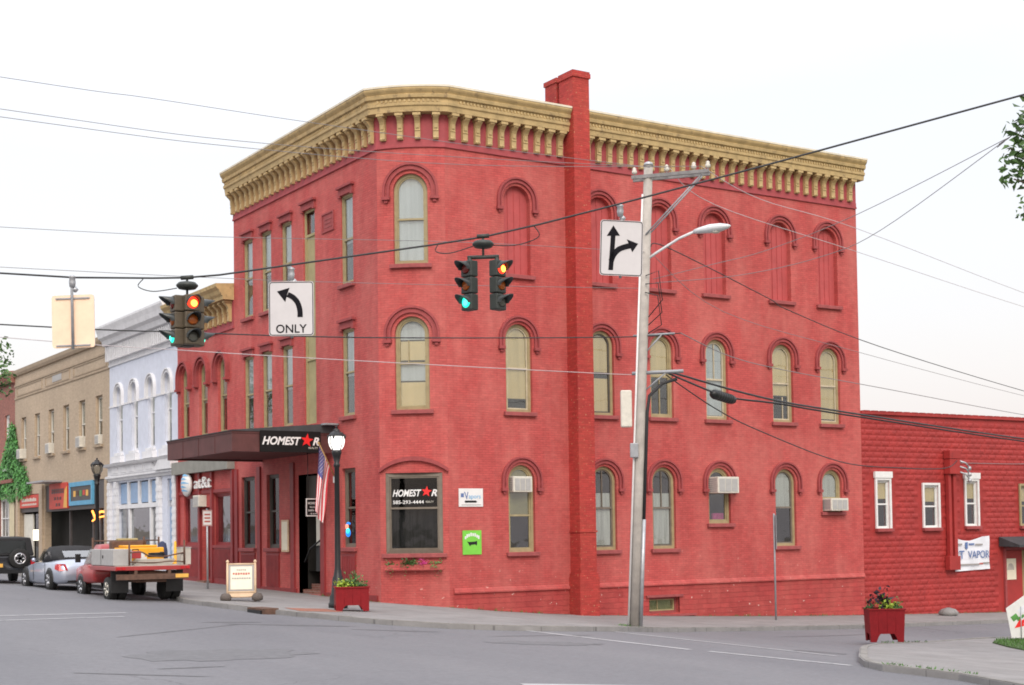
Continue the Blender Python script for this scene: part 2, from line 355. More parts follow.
M['bannerw'] = mat('white vinyl banner', (.70, .71, .76), .5, .05, 3)
M['neonorange'] = emit('orange neon', (1, .35, .06), 2.5)
M['neonwhite'] = emit('lit window box', (1, .92, .75), 1.3)
M['ornblue'] = emit('blue neon', (.02, .25, .85), .9)
M['orncyan'] = emit('cyan neon', (.05, .75, .85), .9)
M['ornorange'] = emit('coral neon', (.95, .32, .2), .9)
M['logoblue'] = mat('logo light blue', (.16, .42, .68), .4, .05, 5)
M['pink'] = mat('pink petals', (.55, .05, .22), .6, .2, 8)
M['yellowleaf'] = mat('lime leaves', (.32, .42, .05), .6, .25, 6)
M['darkleaf'] = mat('purple dark leaves', (.03, .02, .03), .5, .25, 6)
M['signalredsign'] = mat('shop sign red', (.55, .05, .03), .5, .1, 4)
M['shopgold'] = mat('shop sign gold', (.72, .40, .08), .5, .1, 4)
M['shopblue'] = mat('shop sign blue', (.10, .33, .52), .5, .1, 4)
M['shopdark'] = mat('shop sign dark', (.07, .06, .06), .5, .15, 4)
M['door'] = mat('pale door', (.66, .63, .55), .6, .08, 4)
M['brickstep'] = brick('bare brick step', (.22, .09, .06), (.3, .25, .22))

# ------------------------------------------------------------------ mesh builder
class Fr:
    """wall frame: u along the wall, o outwards, z up; optionally bowed in plan"""
    def __init__(s, ox, oy, ux, uy, bow=None):
        l = math.hypot(ux, uy); s.o = (ox, oy); s.u = (ux/l, uy/l); s.n = (s.u[1], -s.u[0]); s.bow = None
        if bow:
            chord, sag = bow; R = (chord*chord/4+sag*sag)/(2*sag); s.len = 2*R*math.asin(chord/2/R); s.bow = (R, s.len/2)
            s.c = (ox+s.u[0]*chord/2+s.n[0]*(sag-R), oy+s.u[1]*chord/2+s.n[1]*(sag-R))
    def __call__(s, u, o, z):
        if s.bow:
            R, um = s.bow; t = (u-um)/R; r = R+o; c, q = math.cos(t), math.sin(t)
            return (s.c[0]+r*(s.n[0]*c+s.u[0]*q), s.c[1]+r*(s.n[1]*c+s.u[1]*q), z)
        return (s.o[0]+s.u[0]*u+s.n[0]*o, s.o[1]+s.u[1]*u+s.n[1]*o, z)

WORLD = Fr(0, 0, 1, 0)          # u = X, o = -Y

def tag(o, label=None, cat=None, group=None, kind=None):
    if label: o['label'] = label
    if cat: o['category'] = cat
    if group: o['group'] = group
    if kind: o['kind'] = kind
    return o

def empty(name, loc, label, cat, group=None, rz=0):
    o = bpy.data.objects.new(name, None); COL.objects.link(o); o.location = loc; o.rotation_euler = (0, 0, rz); o.empty_display_size = .3
    return tag(o, label, cat, group)

class MB:
    def __init__(s): s.v = []; s.f = []; s.uv = []; s.mi = []; s.smooth = []
    def add(s, verts, faces, uvs=None, mi=0, smooth=False):
        k = len(s.v); s.v += [tuple(p) for p in verts]
        s.uv += (uvs if uvs else [(p[0]+p[1], p[2]) for p in verts])
        for f in faces: s.f.append([k+i for i in f]); s.mi.append(mi); s.smooth.append(smooth)
        return s
    def box(s, fr, u0, u1, o0, o1, z0, z1, mi=0, n=None):
        n = n or (6 if fr.bow and abs(u1-u0) > .25 else 1)
        vs = []; uv = []
        for i in range(n+1):
            u = u0+(u1-u0)*i/n
            for o, z in ((o0, z0), (o1, z0), (o1, z1), (o0, z1)): vs.append(fr(u, o, z)); uv.append((u+o, z))
        fs = [[3, 2, 1, 0], [4*n, 4*n+1, 4*n+2, 4*n+3]]
        for i in range(n):
            a = 4*i
            for j in range(4): fs.append([a+j, a+(j+1) % 4, a+4+(j+1) % 4, a+4+j])
        return s.add(vs, fs, uv, mi)
    def poly(s, fr, pts, o0, o1, mi=0):
        """extruded (u,z) outline"""
        n = len(pts)
        vs = [fr(u, o0, z) for u, z in pts]+[fr(u, o1, z) for u, z in pts]
        uv = [(u+o0, z) for u, z in pts]+[(u+o1, z) for u, z in pts]
        fs = [list(range(n))[::-1], list(range(n, 2*n))]
        for i in range(n): fs.append([i, (i+1) % n, n+(i+1) % n, n+i])
        return s.add(vs, fs, uv, mi)
    def ring(s, fr, A, B, o0, o1, closed=True, mi=0):
        """solid band between two matching outlines A (outer) and B (inner)"""
        n = len(A); vs = []; uv = []
        for (a, az), (b, bz) in zip(A, B):
            vs += [fr(a, o0, az), fr(a, o1, az), fr(b, o1, bz), fr(b, o0, bz)]
            uv += [(a+o0, az), (a+o1, az), (b+o1, bz), (b+o0, bz)]
        fs = []
        for i in range(n if closed else n-1):
            p, q = 4*i, 4*((i+1) % n)
            for j in range(4): fs.append([p+j, p+(j+1) % 4, q+(j+1) % 4, q+j])
        if not closed: fs += [[0, 1, 2, 3], [4*n-1, 4*n-2, 4*n-3, 4*n-4]]
        return s.add(vs, fs, uv, mi)
    def sheet(s, fr, outer, holes=(), o=0., depth=0., mi=0, cuts=0):
        """flat wall with openings; the reveals go `depth` inwards"""
        bm = bmesh.new(); es = []
        for lp in [outer]+list(holes):
            vv = [bm.verts.new((u, z, 0)) for u, z in lp]
            for i in range(len(vv)): es.append(bm.edges.new((vv[i], vv[(i+1) % len(vv)])))
        bmesh.ops.triangle_fill(bm, use_beauty=True, use_dissolve=False, edges=es, normal=(0, 0, 1))
        if cuts:
            us = [p[0] for p in outer]; a, b = min(us), max(us)
            for i in range(1, cuts):
                bmesh.ops.bisect_plane(bm, geom=bm.verts[:]+bm.edges[:]+bm.faces[:], plane_co=(a+(b-a)*i/cuts, 0, 0), plane_no=(1, 0, 0))
        bm.verts.index_update()
        s.add([fr(v.co.x, o, v.co.y) for v in bm.verts], [[v.index for v in f.verts] for f in bm.faces], [(v.co.x, v.co.y) for v in bm.verts], mi)
        bm.free()
        if depth:
            for lp in holes:
                n = len(lp)
                s.add([fr(u, o, z) for u, z in lp]+[fr(u, o-depth, z) for u, z in lp], [[i, (i+1) % n, n+(i+1) % n, n+i] for i in range(n)],
                      [(u, z) for u, z in lp]+[(u+depth, z) for u, z in lp], mi)
        return s
    def tube(s, pts, r, n=8, mi=0, smooth=True):
        pts = [Vector(p) for p in pts]; rs = r if isinstance(r, (list, tuple)) else [r]*len(pts)
        vs = []; up = Vector((0, 0, 1))
        for i, p in enumerate(pts):
            d = (pts[min(i+1, len(pts)-1)]-pts[max(i-1, 0)]).normalized()
            a = d.cross(up)
            if a.length < .05: a = d.cross(Vector((0, 1, 0)))
            a.normalize(); b = a.cross(d)
            for k in range(n):
                t = 2*PI*k/n; vs.append(p+(a*math.cos(t)+b*math.sin(t))*rs[i])
        fs = [[i*n+k, i*n+(k+1) % n, (i+1)*n+(k+1) % n, (i+1)*n+k] for i in range(len(pts)-1) for k in range(n)]
        fs += [list(range(n))[::-1], list(range((len(pts)-1)*n, len(pts)*n))]
        return s.add(vs, fs, None, mi, smooth)
    def lathe(s, c, prof, n=16, axis='z', mi=0, smooth=True, T=None):
        """prof: (radius, height) pairs round an axis through c"""
        vs = []
        for r, h in prof:
            for k in range(n):
                t = 2*PI*k/n; a, b = r*math.cos(t), r*math.sin(t)
                q = {'z': (a, b, h), 'y': (a, h, b), 'x': (h, a, b)}[axis]
                q = Vector(q) if T is None else T @ Vector(q)
                vs.append((c[0]+q[0], c[1]+q[1], c[2]+q[2]))
        m = len(prof)
        fs = [[i*n+k, i*n+(k+1) % n, (i+1)*n+(k+1) % n, (i+1)*n+k] for i in range(m-1) for k in range(n)]
        fs += [list(range(n))[::-1], list(range((m-1)*n, m*n))]
        return s.add(vs, fs, None, mi, smooth)
    def loft(s, secs, mi=0, smooth=False, cap=True):
        n = len(secs[0]); vs = [p for q in secs for p in q]
        fs = [[i*n+k, i*n+(k+1) % n, (i+1)*n+(k+1) % n, (i+1)*n+k] for i in range(len(secs)-1) for k in range(n)]
        if cap: fs += [list(range(n))[::-1], list(range((len(secs)-1)*n, len(secs)*n))]
        return s.add(vs, fs, None, mi, smooth)
    def leaf(s, p, size, flat=None, mi=0, aspect=.6):
        d = Vector((random.gauss(0, 1), random.gauss(0, 1), random.gauss(0, .7))).normalized()
        e = d.cross(Vector((random.gauss(0, 1), random.gauss(0, 1), random.gauss(0, 1)))).normalized()
        if flat is not None:
            f = Vector(flat); e = (f.cross(d)).normalized()
            d = (e.cross(f)+f*random.uniform(-.5, .5)).normalized()
        p = Vector(p); a = d*size; b = e*size*aspect*.5; c = d.cross(e)*size*.15
        return s.add([p, p+a*.5+b+c, p+a, p+a*.5-b+c], [[0, 1, 2], [0, 2, 3]], None, mi)
    def build(s, name, m, parent=None, local=False, origin=None, bevel=0, fixn=True):
        me = bpy.data.meshes.new(name)
        off = Vector((0, 0, 0))
        if origin is not None: off = Vector(origin)
        elif parent is not None and not local:
            q = parent
            while q is not None: off = off+Vector(q.location); q = q.parent
        me.from_pydata([(p[0]-off.x, p[1]-off.y, p[2]-off.z) for p in s.v], [], s.f)
        ms = m if isinstance(m, (list, tuple)) else [m]
        for x in ms: me.materials.append(x)
        me.polygons.foreach_set('material_index', s.mi)
        me.polygons.foreach_set('use_smooth', s.smooth)
        ul = me.uv_layers.new(name='UVMap')
        li = [0]*len(me.loops); me.loops.foreach_get('vertex_index', li)
        ul.data.foreach_set('uv', [c for i in li for c in s.uv[i]])
        if fixn and len(s.f) < 20000:
            bm = bmesh.new(); bm.from_mesh(me); bmesh.ops.recalc_face_normals(bm, faces=bm.faces); bm.to_mesh(me); bm.free()
        me.update()
        o = bpy.data.objects.new(name, me); COL.objects.link(o)
        if origin is not None: o.location = origin
        if parent is not None: o.parent = parent
        if bevel:
            b = o.modifiers.new('bevel', 'BEVEL'); b.width = bevel; b.segments = 2; b.limit_method = 'ANGLE'
        return o

def txt(fr, s, uc, zc, h, o, m, parent=None, name='lettering', shear=0., width=None, bold=0., local=False, origin=None, depth=.006):
    """flat raised lettering centred on (uc, zc), capitals h tall"""
    cu = bpy.data.curves.new('lettering', 'FONT'); cu.body = s; cu.align_x = 'CENTER'; cu.size = 1; cu.shear = shear; cu.offset = bold; cu.resolution_u = 3
    ob = bpy.data.objects.new('lettering', cu); COL.objects.link(ob)
    bpy.context.view_layer.update()
    me = bpy.data.meshes.new_from_object(ob.evaluated_get(bpy.context.evaluated_depsgraph_get()))
    bpy.data.objects.remove(ob); bpy.data.curves.remove(cu)
    xs = [v.co.x for v in me.vertices]; ys = [v.co.y for v in me.vertices]
    x0, x1 = min(xs), max(xs); cap = .72
    k = h/cap; kx = (width/(x1-x0)) if width else k
    mb = MB()
    P = [(uc+(v.co.x-(x0+x1)/2)*kx, zc+(v.co.y-cap/2)*k) for v in me.vertices]
    fs = [list(p.vertices) for p in me.polygons]
    ec = {}
    for f in fs:
        for i in range(len(f)): ek = tuple(sorted((f[i], f[(i+1) % len(f)]))); ec.setdefault(ek, []).append((f[i], f[(i+1) % len(f)]))
    n = len(P)
    mb.add([fr(u, o+depth, z) for u, z in P]+[fr(u, o, z) for u, z in P],
           fs+[[b+n, a+n, a, b] if False else [a, b, b+n, a+n] for es in ec.values() if len(es) == 1 for a, b in es], [(u, z) for u, z in P]*2)
    bpy.data.meshes.remove(me)
    return mb.build(name, m, parent, local, origin, fixn=False)

def copy_obj(o, parent=None, loc=None, rot=None):
    c = o.copy(); COL.objects.link(c)
    if parent is not None: c.parent = parent
    if loc is not None: c.location = loc
    if rot is not None: c.rotation_euler = rot
    return c

def copy_tree(o, parent=None):
    kids = [x for x in o.children]
    c = copy_obj(o, parent)
    for k in kids: copy_tree(k, c)
    return c

# ------------------------------------------------------------------ terrain
HX = [(-60, 2.2), (-40, 1.75), (-20.7, .98), (-10, .5), (-4, .2), (-1.5, .06), (0, -.07), (1.5, -.23), (3.2, -.38), (5.2, -.51), (7.5, -.63), (9.25, -.71), (12.5, -.85), (16.3, -.98), (19.7, -1.08), (23.4, -1.18), (40, -1.6), (60, -1.9)]
HY = [(-60, -1.2), (-36, -.72), (0, 0), (20, .4), (60, 1.2)]
def interp(t, T):
    if t <= T[0][0]: return T[0][1]
    for (a, fa), (b, fb) in zip(T, T[1:]):
        if t <= b: return fa+(fb-fa)*(t-a)/(b-a)
    return T[-1][1]
def gz(x, y): return interp(x, HX)+interp(y, HY)

def ground_sheet(name, poly, dz, m, skirt=0., kind='structure'):
    bm = bmesh.new(); vv = [bm.verts.new((x, y, 0)) for x, y in poly]
    f = bm.faces.new(vv)
    xs = [p[0] for p in poly]; ys = [p[1] for p in poly]
    for cx, _ in HX:
        if min(xs) < cx < max(xs): bmesh.ops.bisect_plane(bm, geom=bm.verts[:]+bm.edges[:]+bm.faces[:], plane_co=(cx, 0, 0), plane_no=(1, 0, 0))
    for cy, _ in HY:
        if min(ys) < cy < max(ys): bmesh.ops.bisect_plane(bm, geom=bm.verts[:]+bm.edges[:]+bm.faces[:], plane_co=(0, cy, 0), plane_no=(0, 1, 0))
    bmesh.ops.triangulate(bm, faces=bm.faces[:])
    for v in bm.verts: v.co.z = gz(v.co.x, v.co.y)+dz
    bmesh.ops.recalc_face_normals(bm, faces=bm.faces)
    if bm.faces[:][0].normal.z < 0: bmesh.ops.reverse_faces(bm, faces=bm.faces)
    mb = MB(); bm.verts.index_update()
    mb.add([v.co for v in bm.verts], [[v.index for v in f.verts] for f in bm.faces], [(v.co.x, v.co.y) for v in bm.verts])
    if skirt:
        for e_ in bm.edges:
            if len(e_.link_faces) == 1:
                a, b = e_.verts[0].co, e_.verts[1].co
                mb.add([a, b, b-Vector((0, 0, skirt)), a-Vector((0, 0, skirt))], [[0, 1, 2, 3]])
    bm.free()
    o = mb.build(name, m, fixn=False)
    if kind: o['kind'] = kind
    return o
# ------------------------------------------------------------------ the setting
ground_sheet('ground', [(-400, -400), (400, -400), (400, 400), (-400, 400)], -.16, M['dirt'])
KERB = [(-7.0, 70), (-7.0, 3), (-7.4, 1.18), (-7.21, -1.62), (-6.87, -3.91), (-6.59, -4.97), (-6.30, -6.32), (-5.78, -7.55), (-5.0, -8.55), (-3.93, -9.1), (-2.08, -9.2), (-.6, -8.75), (.75, -7.8), (2.4, -6.75), (4.22, -5.87), (6.66, -5.31), (10.52, -4.71), (14, -4.1), (17.2, -3.66), (22, -3.35), (60, -3.0)]
NEARK = [(60, -8.2), (13.88, -8.9), (10.07, -9.75), (6.78, -10.75), (5.22, -11.1), (4.1, -11.8), (3.0, -12.75), (.8, -14.88), (-1.2, -16.8), (-2.11, -17.81), (-2.5, -18.6), (-2.45, -20.14), (-2.9, -21.34), (-3.1, -21.9), (-3.3, -24), (-3.3, -60)]
FARK = [(-30, 70), (-30, -60)]
ground_sheet('road', FARK[:1]+FARK[1:]+[(-3.0, -60), (0, -22), (60, -11.5), (60, -2.5), (10, -2.5), (-2, -2.5), (-4, 4), (-4, 70)], -.10, M['asphalt'])
ground_sheet('sidewalk', KERB+[(60, 3), (-.5, 3), (-.5, 70)], 0, M['concrete'], .2)
ground_sheet('sidewalk', NEARK[::-1][:0]+NEARK+[(20, -60), (60, -60)], 0, M['concrete'], .2)
ground_sheet('sidewalk', [(-30, -60), (-30, 70), (-36, 70), (-36, -60)], 0, M['concrete'], .2)

def kerb_band(path, w_, m):
    """kerb stones along a pavement edge, a whisker proud of the slab; path runs with the pavement on its left or right by sign of w_"""
    n = len(path); A = []; B = []
    for i, (x, y) in enumerate(path):
        a = path[max(i-1, 0)]; b = path[min(i+1, n-1)]; dx, dy = b[0]-a[0], b[1]-a[1]; l = math.hypot(dx, dy)
        nx, ny = dy/l, -dx/l; A.append((x-nx*.03, y-ny*.03)); B.append((x+nx*w_, y+ny*w_))
    # resample so the band follows the ground
    def dense(P):
        o = []
        for p, q in zip(P, P[1:]):
            k = max(1, int(math.hypot(q[0]-p[0], q[1]-p[1])/.5))
            o += [(p[0]+(q[0]-p[0])*i/k, p[1]+(q[1]-p[1])*i/k) for i in range(k)]
        return o+[P[-1]]
    mb = MB()
    for i in range(n-1):
        k = max(1, int(math.hypot(path[i+1][0]-path[i][0], path[i+1][1]-path[i][1])/1.2))
        for j in range(k):
            q = []
            for t in (j/k, (j+1)/k-.012/ max(1, 1)):
                for P in (A, B):
                    x = P[i][0]+(P[i+1][0]-P[i][0])*t; y = P[i][1]+(P[i+1][1]-P[i][1])*t; q.append((x, y))
            hz = random.uniform(.008, .02)
            top = [(x, y, gz(x, y)+hz) for x, y in q]; bot = [(x, y, gz(x, y)-.2) for x, y in q]
            mb.add(top+bot, [[0, 1, 3, 2], [4, 6, 7, 5], [0, 4, 5, 1], [1, 5, 7, 3], [3, 7, 6, 2], [2, 6, 4, 0]])
    o = mb.build('kerb', m); o['kind'] = 'structure'
kerb_band(KERB, -.16, M['kerb']); kerb_band(NEARK, -.16, M['kerb'])

def stripe(p, q, w_, name='road_marking'):
    dx, dy = q[0]-p[0], q[1]-p[1]; l = math.hypot(dx, dy); nx, ny = -dy/l*w_/2, dx/l*w_/2
    k = max(2, int(l/.6)); mb = MB(); vs = []
    for i in range(k+1):
        t = i/k
        for s_ in (-1, 1):
            x = p[0]+dx*t+nx*s_; y = p[1]+dy*t+ny*s_; vs.append((x, y, gz(x, y)-.10+.006))
    mb.add(vs, [[2*i, 2*i+1, 2*i+3, 2*i+2] for i in range(k)])
    o = mb.build(name, M['line']); o['kind'] = 'structure'
stripe((-3.34, -8.9), (-2.98, -14.2), .17)                 # crosswalk over the side street
stripe((-2.85, -14.6), (-2.2, -17.6), .17)
stripe((-.75, -8.6), (-.15, -15.2), .19)
stripe((-10.2, -19.5), (-3.0, -21.9), .22)                 # crosswalk over the main street
stripe((-13.9, -4.9), (-10.4, -3.5), .16)
stripe((-14.3, -6.5), (-10.9, -4.9), .12)
stripe((-18, -6.6), (-13.9, -4.9), .25); stripe((-18, -8.2), (-14.3, -6.5), .2)
def patch(cx, cy, rx, ry, m, name='asphalt_patch', rz=0.):
    mb = MB(); n = 26; vs = [(cx, cy, gz(cx, cy)-.096)]
    for i in range(n):
        t = 2*PI*i/n; r = 1+random.uniform(-.18, .18); a, b = rx*r*math.cos(t), ry*r*math.sin(t)
        x = cx+a*math.cos(rz)-b*math.sin(rz); y = cy+a*math.sin(rz)+b*math.cos(rz); vs.append((x, y, gz(x, y)-.096))
    mb.add(vs, [[0, 1+i, 1+(i+1) % n] for i in range(n)]); o = mb.build(name, m, fixn=False); o['kind'] = 'structure'
M['patch'] = mat('newer tar patch', (.122, .122, .128), .8, .15, 5, .2); M['patchlt'] = mat('grey asphalt patch', (.142, .142, .15), .85, .12, 6, .2)
patch(-8.2, -7.6, 1.3, .16, M['patch'], rz=-.25); patch(-9.2, -6.7, .7, .12, M['patch'], rz=.1); patch(-6.6, -9.2, .9, .1, M['patch'], rz=-.4)
patch(1.0, -13.6, .6, .4, M['patch']); patch(-12.5, -14.5, 1.6, .9, M['patchlt'], rz=.3); patch(-5.2, -12.6, 1.1, .5, M['patchlt'], rz=-.2); patch(-14.6, -17.2, .9, .07, M['patch'], rz=-.5); patch(-13.6, -16.4, .5, .06, M['patch'], rz=.2); patch(-3.9, -10.6, 1.5, .06, M['patch'], rz=.15); patch(7.5, -7.2, 2.2, .07, M['patch'], rz=.2); patch(-11, -9, 2.5, .05, M['patch'], rz=.75)
M['walldirt'] = mat('dry dirt and leaf litter', (.20, .155, .11), .95, .3, 14, .2)
M['tactile'] = mat('worn brick red ramp', (.30, .13, .09), .85, .2, 8, .2)
mb = MB(); q = [(-6.2, -2.6), (-5.2, -2.9), (-5.4, -4.3), (-6.4, -4.0)]
mb.add([(x, y, gz(x, y)+.005) for x, y in q], [[0, 1, 2, 3]]); o = mb.build('ramp', M['tactile'], fixn=False); o['kind'] = 'structure'
# storm drain inlet in the kerb
t = empty('storm_drain', (-6.98, -3.0, gz(-6.98, -3.0)), 'dark storm drain opening in the kerb beside the red planter', 'drain')
MB().box(WORLD, -7.2, -6.82, 2.7, 3.7, gz(-7, -3.2)-.17, gz(-7, -3.2)+.032).build('drain_box', M['rust'], t)
MB().box(WORLD, -7.24, -7.198, 2.8, 3.6, gz(-7, -3.2)-.10, gz(-7, -3.2)-.01).build('opening', M['black'], t)

# lawn on the near corner
LAWN = [(10.5, -10.4), (9.3, -11.2), (8.3, -12.5), (7.6, -13.7), (7.0, -16), (7, -60), (60, -60), (60, -10.2), (14, -10.2)]
ground_sheet('lawn', LAWN, .03, M['lawn'], .05)
def inside(x, y, P):
    c = False
    for (a, b), (d, e_) in zip(P, P[1:]+P[:1]):
        if (b > y) != (e_ > y) and x < (d-a)*(y-b)/(e_-b)+a: c = not c
    return c
mb = MB()
for i in range(9000):
    x, y = random.uniform(6.8, 17), random.uniform(-19, -10.2)
    if not inside(x, y, LAWN): continue
    z = gz(x, y)+.03; a = random.uniform(0, 2*PI); l = random.uniform(.04, .10); dx, dy = math.cos(a)*.012, math.sin(a)*.012
    mb.add([(x-dx, y-dy, z), (x+dx, y+dy, z), (x+random.gauss(0, .02), y+random.gauss(0, .02), z+l)], [[0, 1, 2]])
o = mb.build('grass', M['blade'], fixn=False); tag(o, 'short green grass on the corner lawn', 'grass', kind='stuff')
mb = MB()
for (x0, y0, x1, y1, n_) in ((-2.3, -18.6, -2.2, -20.3, 70), (5.6, -11.0, 7.4, -10.7, 60), (.6, -7.2, 1.1, -7.5, 60)):
    for i in range(n_):
        t_ = random.random()**1.4; x = x0+(x1-x0)*t_+random.gauss(0, .07); y = y0+(y1-y0)*t_+random.gauss(0, .07); z = gz(x, y)+.01
        a = random.uniform(0, 2*PI); l = random.uniform(.02, .06); dx, dy = math.cos(a)*.015, math.sin(a)*.015
        mb.add([(x-dx, y-dy, z), (x+dx, y+dy, z), (x+random.gauss(0, .04), y+random.gauss(0, .04), z+l)], [[0, 1, 2]])
o = mb.build('weeds', M['blade'], fixn=False); tag(o, 'weeds growing in the cracks along the kerb', 'weeds', kind='stuff')

# ------------------------------------------------------------------ building kit
def outline(uc, w_, z0, z1, rise=0., n=16):
    l, r = uc-w_/2, uc+w_/2
    if rise <= 0: return [(l, z0), (l, z1), (r, z1), (r, z0)]
    R = (w_*w_/4+rise*rise)/(2*rise); cz = z1-R; a = math.asin(min(1, w_/2/R))
    if rise > w_/2-1e-6: a = PI/2
    return [(l, z0)]+[(uc+R*math.sin(-a+2*a*i/n), cz+R*math.cos(-a+2*a*i/n)) for i in range(n+1)]+[(r, z0)]
def rin(w_, rise, d):
    return 0 if rise <= 0 else (rise-d if rise > w_/2-.01 else rise*(w_-2*d)/w_)
def inset(uc, w_, z0, z1, rise, d): return outline(uc, w_-2*d, z0+d, z1-d, rin(w_, rise, d))

def window(b, fr, uc, w_, z0, z1, rise=0., fm='frame', sm=None, gl='glass', shades=(), mull=(), rail=.5, deep=.10, sill=True, sillm='sill', fw=.065, name='window'):
    fm = M[fm]; sm = M[sm] if sm else fm
    W = MB().ring(fr, outline(uc, w_, z0, z1, rise), inset(uc, w_, z0, z1, rise, fw), -deep-.1, -deep).build(name, fm, b)
    mb = MB()
    mb.ring(fr, inset(uc, w_, z0, z1, rise, fw-.004), inset(uc, w_, z0, z1, rise, fw+.04), -deep-.085, -deep-.03)
    if rail:
        zr = z0+(z1-z0)*rail; mb.box(fr, uc-w_/2+fw, uc+w_/2-fw, -deep-.082, -deep-.02, zr-.025, zr+.03)
    for (mu, f0, f1) in mull:
        u = uc+mu*w_; mb.box(fr, u-.014, u+.014, -deep-.075, -deep-.035, z0+(z1-z0)*f0, z0+(z1-z0)*f1-.03)
    mb.build('sash', sm, W)
    MB().poly(fr, inset(uc, w_, z0, z1, rise, fw+.02), -deep-.066, -deep-.06).build('pane', M[gl], W)
    for (f0, f1, m, nm) in shades:
        a = z0+.02+(z1-z0)*f0; d = .03
        if f1 >= .999: P = outline(uc, w_-2*d, a, z1-d, rin(w_, rise, d))
        else: P = outline(uc, w_-2*d, a, z0+(z1-z0)*f1)
        MB().poly(fr, P, -deep-.092, -deep-.086).build(nm, M[m], W)
    if sill: MB().box(fr, uc-w_/2-.1, uc+w_/2+.1, -deep+.002, .11, z0-.12, z0-.002).build('sill', M[sillm], W, bevel=.012)
    return W

def arch_hood(b, fr, uc, r0, r1, zs, leg=.22, o=.085, m='hood', drop=True):
    def arc(r): return [(uc-r, zs-leg)]+[(uc+r*math.sin(-PI/2+PI*i/20), zs+r*math.cos(-PI/2+PI*i/20)) for i in range(21)]+[(uc+r, zs-leg)]
    mb = MB(); d = r1-r0
    mb.ring(fr, arc(r1), arc(r1-d*.34), .0, o, closed=False)
    mb.ring(fr, arc(r1-d*.34-.002), arc(r0+d*.30), .0, o*.45, closed=False)
    mb.ring(fr, arc(r0+d*.30-.002), arc(r0), .0, o*.75, closed=False)
    if drop:
        for s_ in (-1, 1):
            um = uc+s_*(r0+r1)/2
            mb.box(fr, um-d/2-.025, um+d/2+.025, 0, o+.03, zs-leg-.09, zs-leg-.002)
            mb.box(fr, um-d/4, um+d/4, 0, o*.8, zs-leg-.17, zs-leg-.092)
    return mb.build('hood_mould', M[m], b)

def flat_lintel(b, fr, uc, w_, z, m='hood'):
    mb = MB(); h = w_/2
    mb.box(fr, uc-h-.06, uc+h+.06, 0, .06, z+.002, z+.20)
    mb.box(fr, uc-h-.12, uc+h+.12, 0, .13, z+.20, z+.27)
    mb.box(fr, uc-h-.08, uc-h+.05, 0, .08, z-.06, z+.0)
    mb.box(fr, uc+h-.05, uc+h+.08, 0, .08, z-.06, z+.0)
    return mb.build('lintel', M[m], b)

def offset_path(P, o):
    """mitred outward offset (outwards = right of travel) of a plan polyline"""
    out_ = []
    for i, (x, y) in enumerate(P):
        ns = []
        for a, b in ((i-1, i), (i, i+1)):
            if a < 0 or b >= len(P): continue
            dx, dy = P[b][0]-P[a][0], P[b][1]-P[a][1]; l = math.hypot(dx, dy); ns.append((dy/l, -dx/l))
        if len(ns) == 1: n = ns[0]; k = 1
        else:
            n = (ns[0][0]+ns[1][0], ns[0][1]+ns[1][1]); l = math.hypot(*n); n = (n[0]/l, n[1]/l); k = 1/max(.3, n[0]*ns[0][0]+n[1]*ns[0][1])
        out_.append((x+n[0]*o*k, y+n[1]*o*k))
    return out_
def sweep(mb, path, prof, mi=0):
    rows = {o: offset_path(path, o) for o, z in prof}
    return mb.loft([[(rows[o][i][0], rows[o][i][1], z) for o, z in prof] for i in range(len(path))], mi)

# ------------------------------------------------------------------ the red corner building
LX, LY1, RX1 = -1.551, 12.15, 16.46
FR_R = Fr(0, 0, 1, 0)
FR_L = Fr(LX, 0, 0, -1)              # u = -y
CH = (LX, 1.22)
FR_C = Fr(LX, 1.22, -LX, -1.22, bow=(math.hypot(LX, 1.22), .15))
CL = FR_C.len
ARC = [FR_C(CL*i/8, 0, 0)[:2] for i in range(9)]
bld = empty('corner_building', (0, 0, gz(0, 0)), 'three storey red painted brick corner building with tan bracketed cornice and tall chimney', 'building')
WT = 14.2
cols = [2.44, 5.45, 7.77, 10.02, 12.88, 15.05]
WW = .92
holes = []
for c in cols:
    holes.append(outline(c, WW, 9.6, 12.25, WW/2)); holes.append(outline(c, WW, 5.55, 8.15, WW/2))
first = [(2.47, 1.45), (5.47, 1.45), (7.77, 1.45), (10.04, 2.22), (12.9, 1.45), (15.03, 2.57)]
for c, z0 in first: holes.append(outline(c, WW, z0, 4.0, WW/2))
bas = outline(7.70, 1.2, -.55, -.06)
lefts3 = [3.18, 7.61, 9.27, 10.85]; LWd = .80
lh = [outline(-y, LWd, 9.5, 12.2) for y in lefts3]+[outline(-y, LWd, 5.55, 8.17) for y in lefts3]
lh.append(outline(-5.87, .86, 5.50, 12.27))
DOOR = outline(-6.02, 1.62, gz(LX, 6)+.0, 3.94)
lh += [outline(-3.24, .9, 1.65, 4.0), outline(-8.88, 1.02, 1.62, 4.05), outline(-11.0, 1.2, 1.62, 4.05)]
ch = [outline(CL/2, 1.0, 9.72, 12.33, .5), outline(CL/2, 1.0, 5.55, 8.22, .5), outline(CL/2, 1.66, 1.47, 3.76)]
mb = MB()
mb.sheet(FR_R, [(0, -2), (0, WT), (RX1, WT), (RX1, -2)], holes+[bas], 0, .3)
mb.sheet(FR_C, [(0, -2), (0, WT), (CL, WT), (CL, -2)], ch, 0, .3, cuts=10)
mb.sheet(FR_L, [(-LY1, -1), (-LY1, WT), (-1.22, WT), (-1.22, -1)], lh+[DOOR], 0, .3)
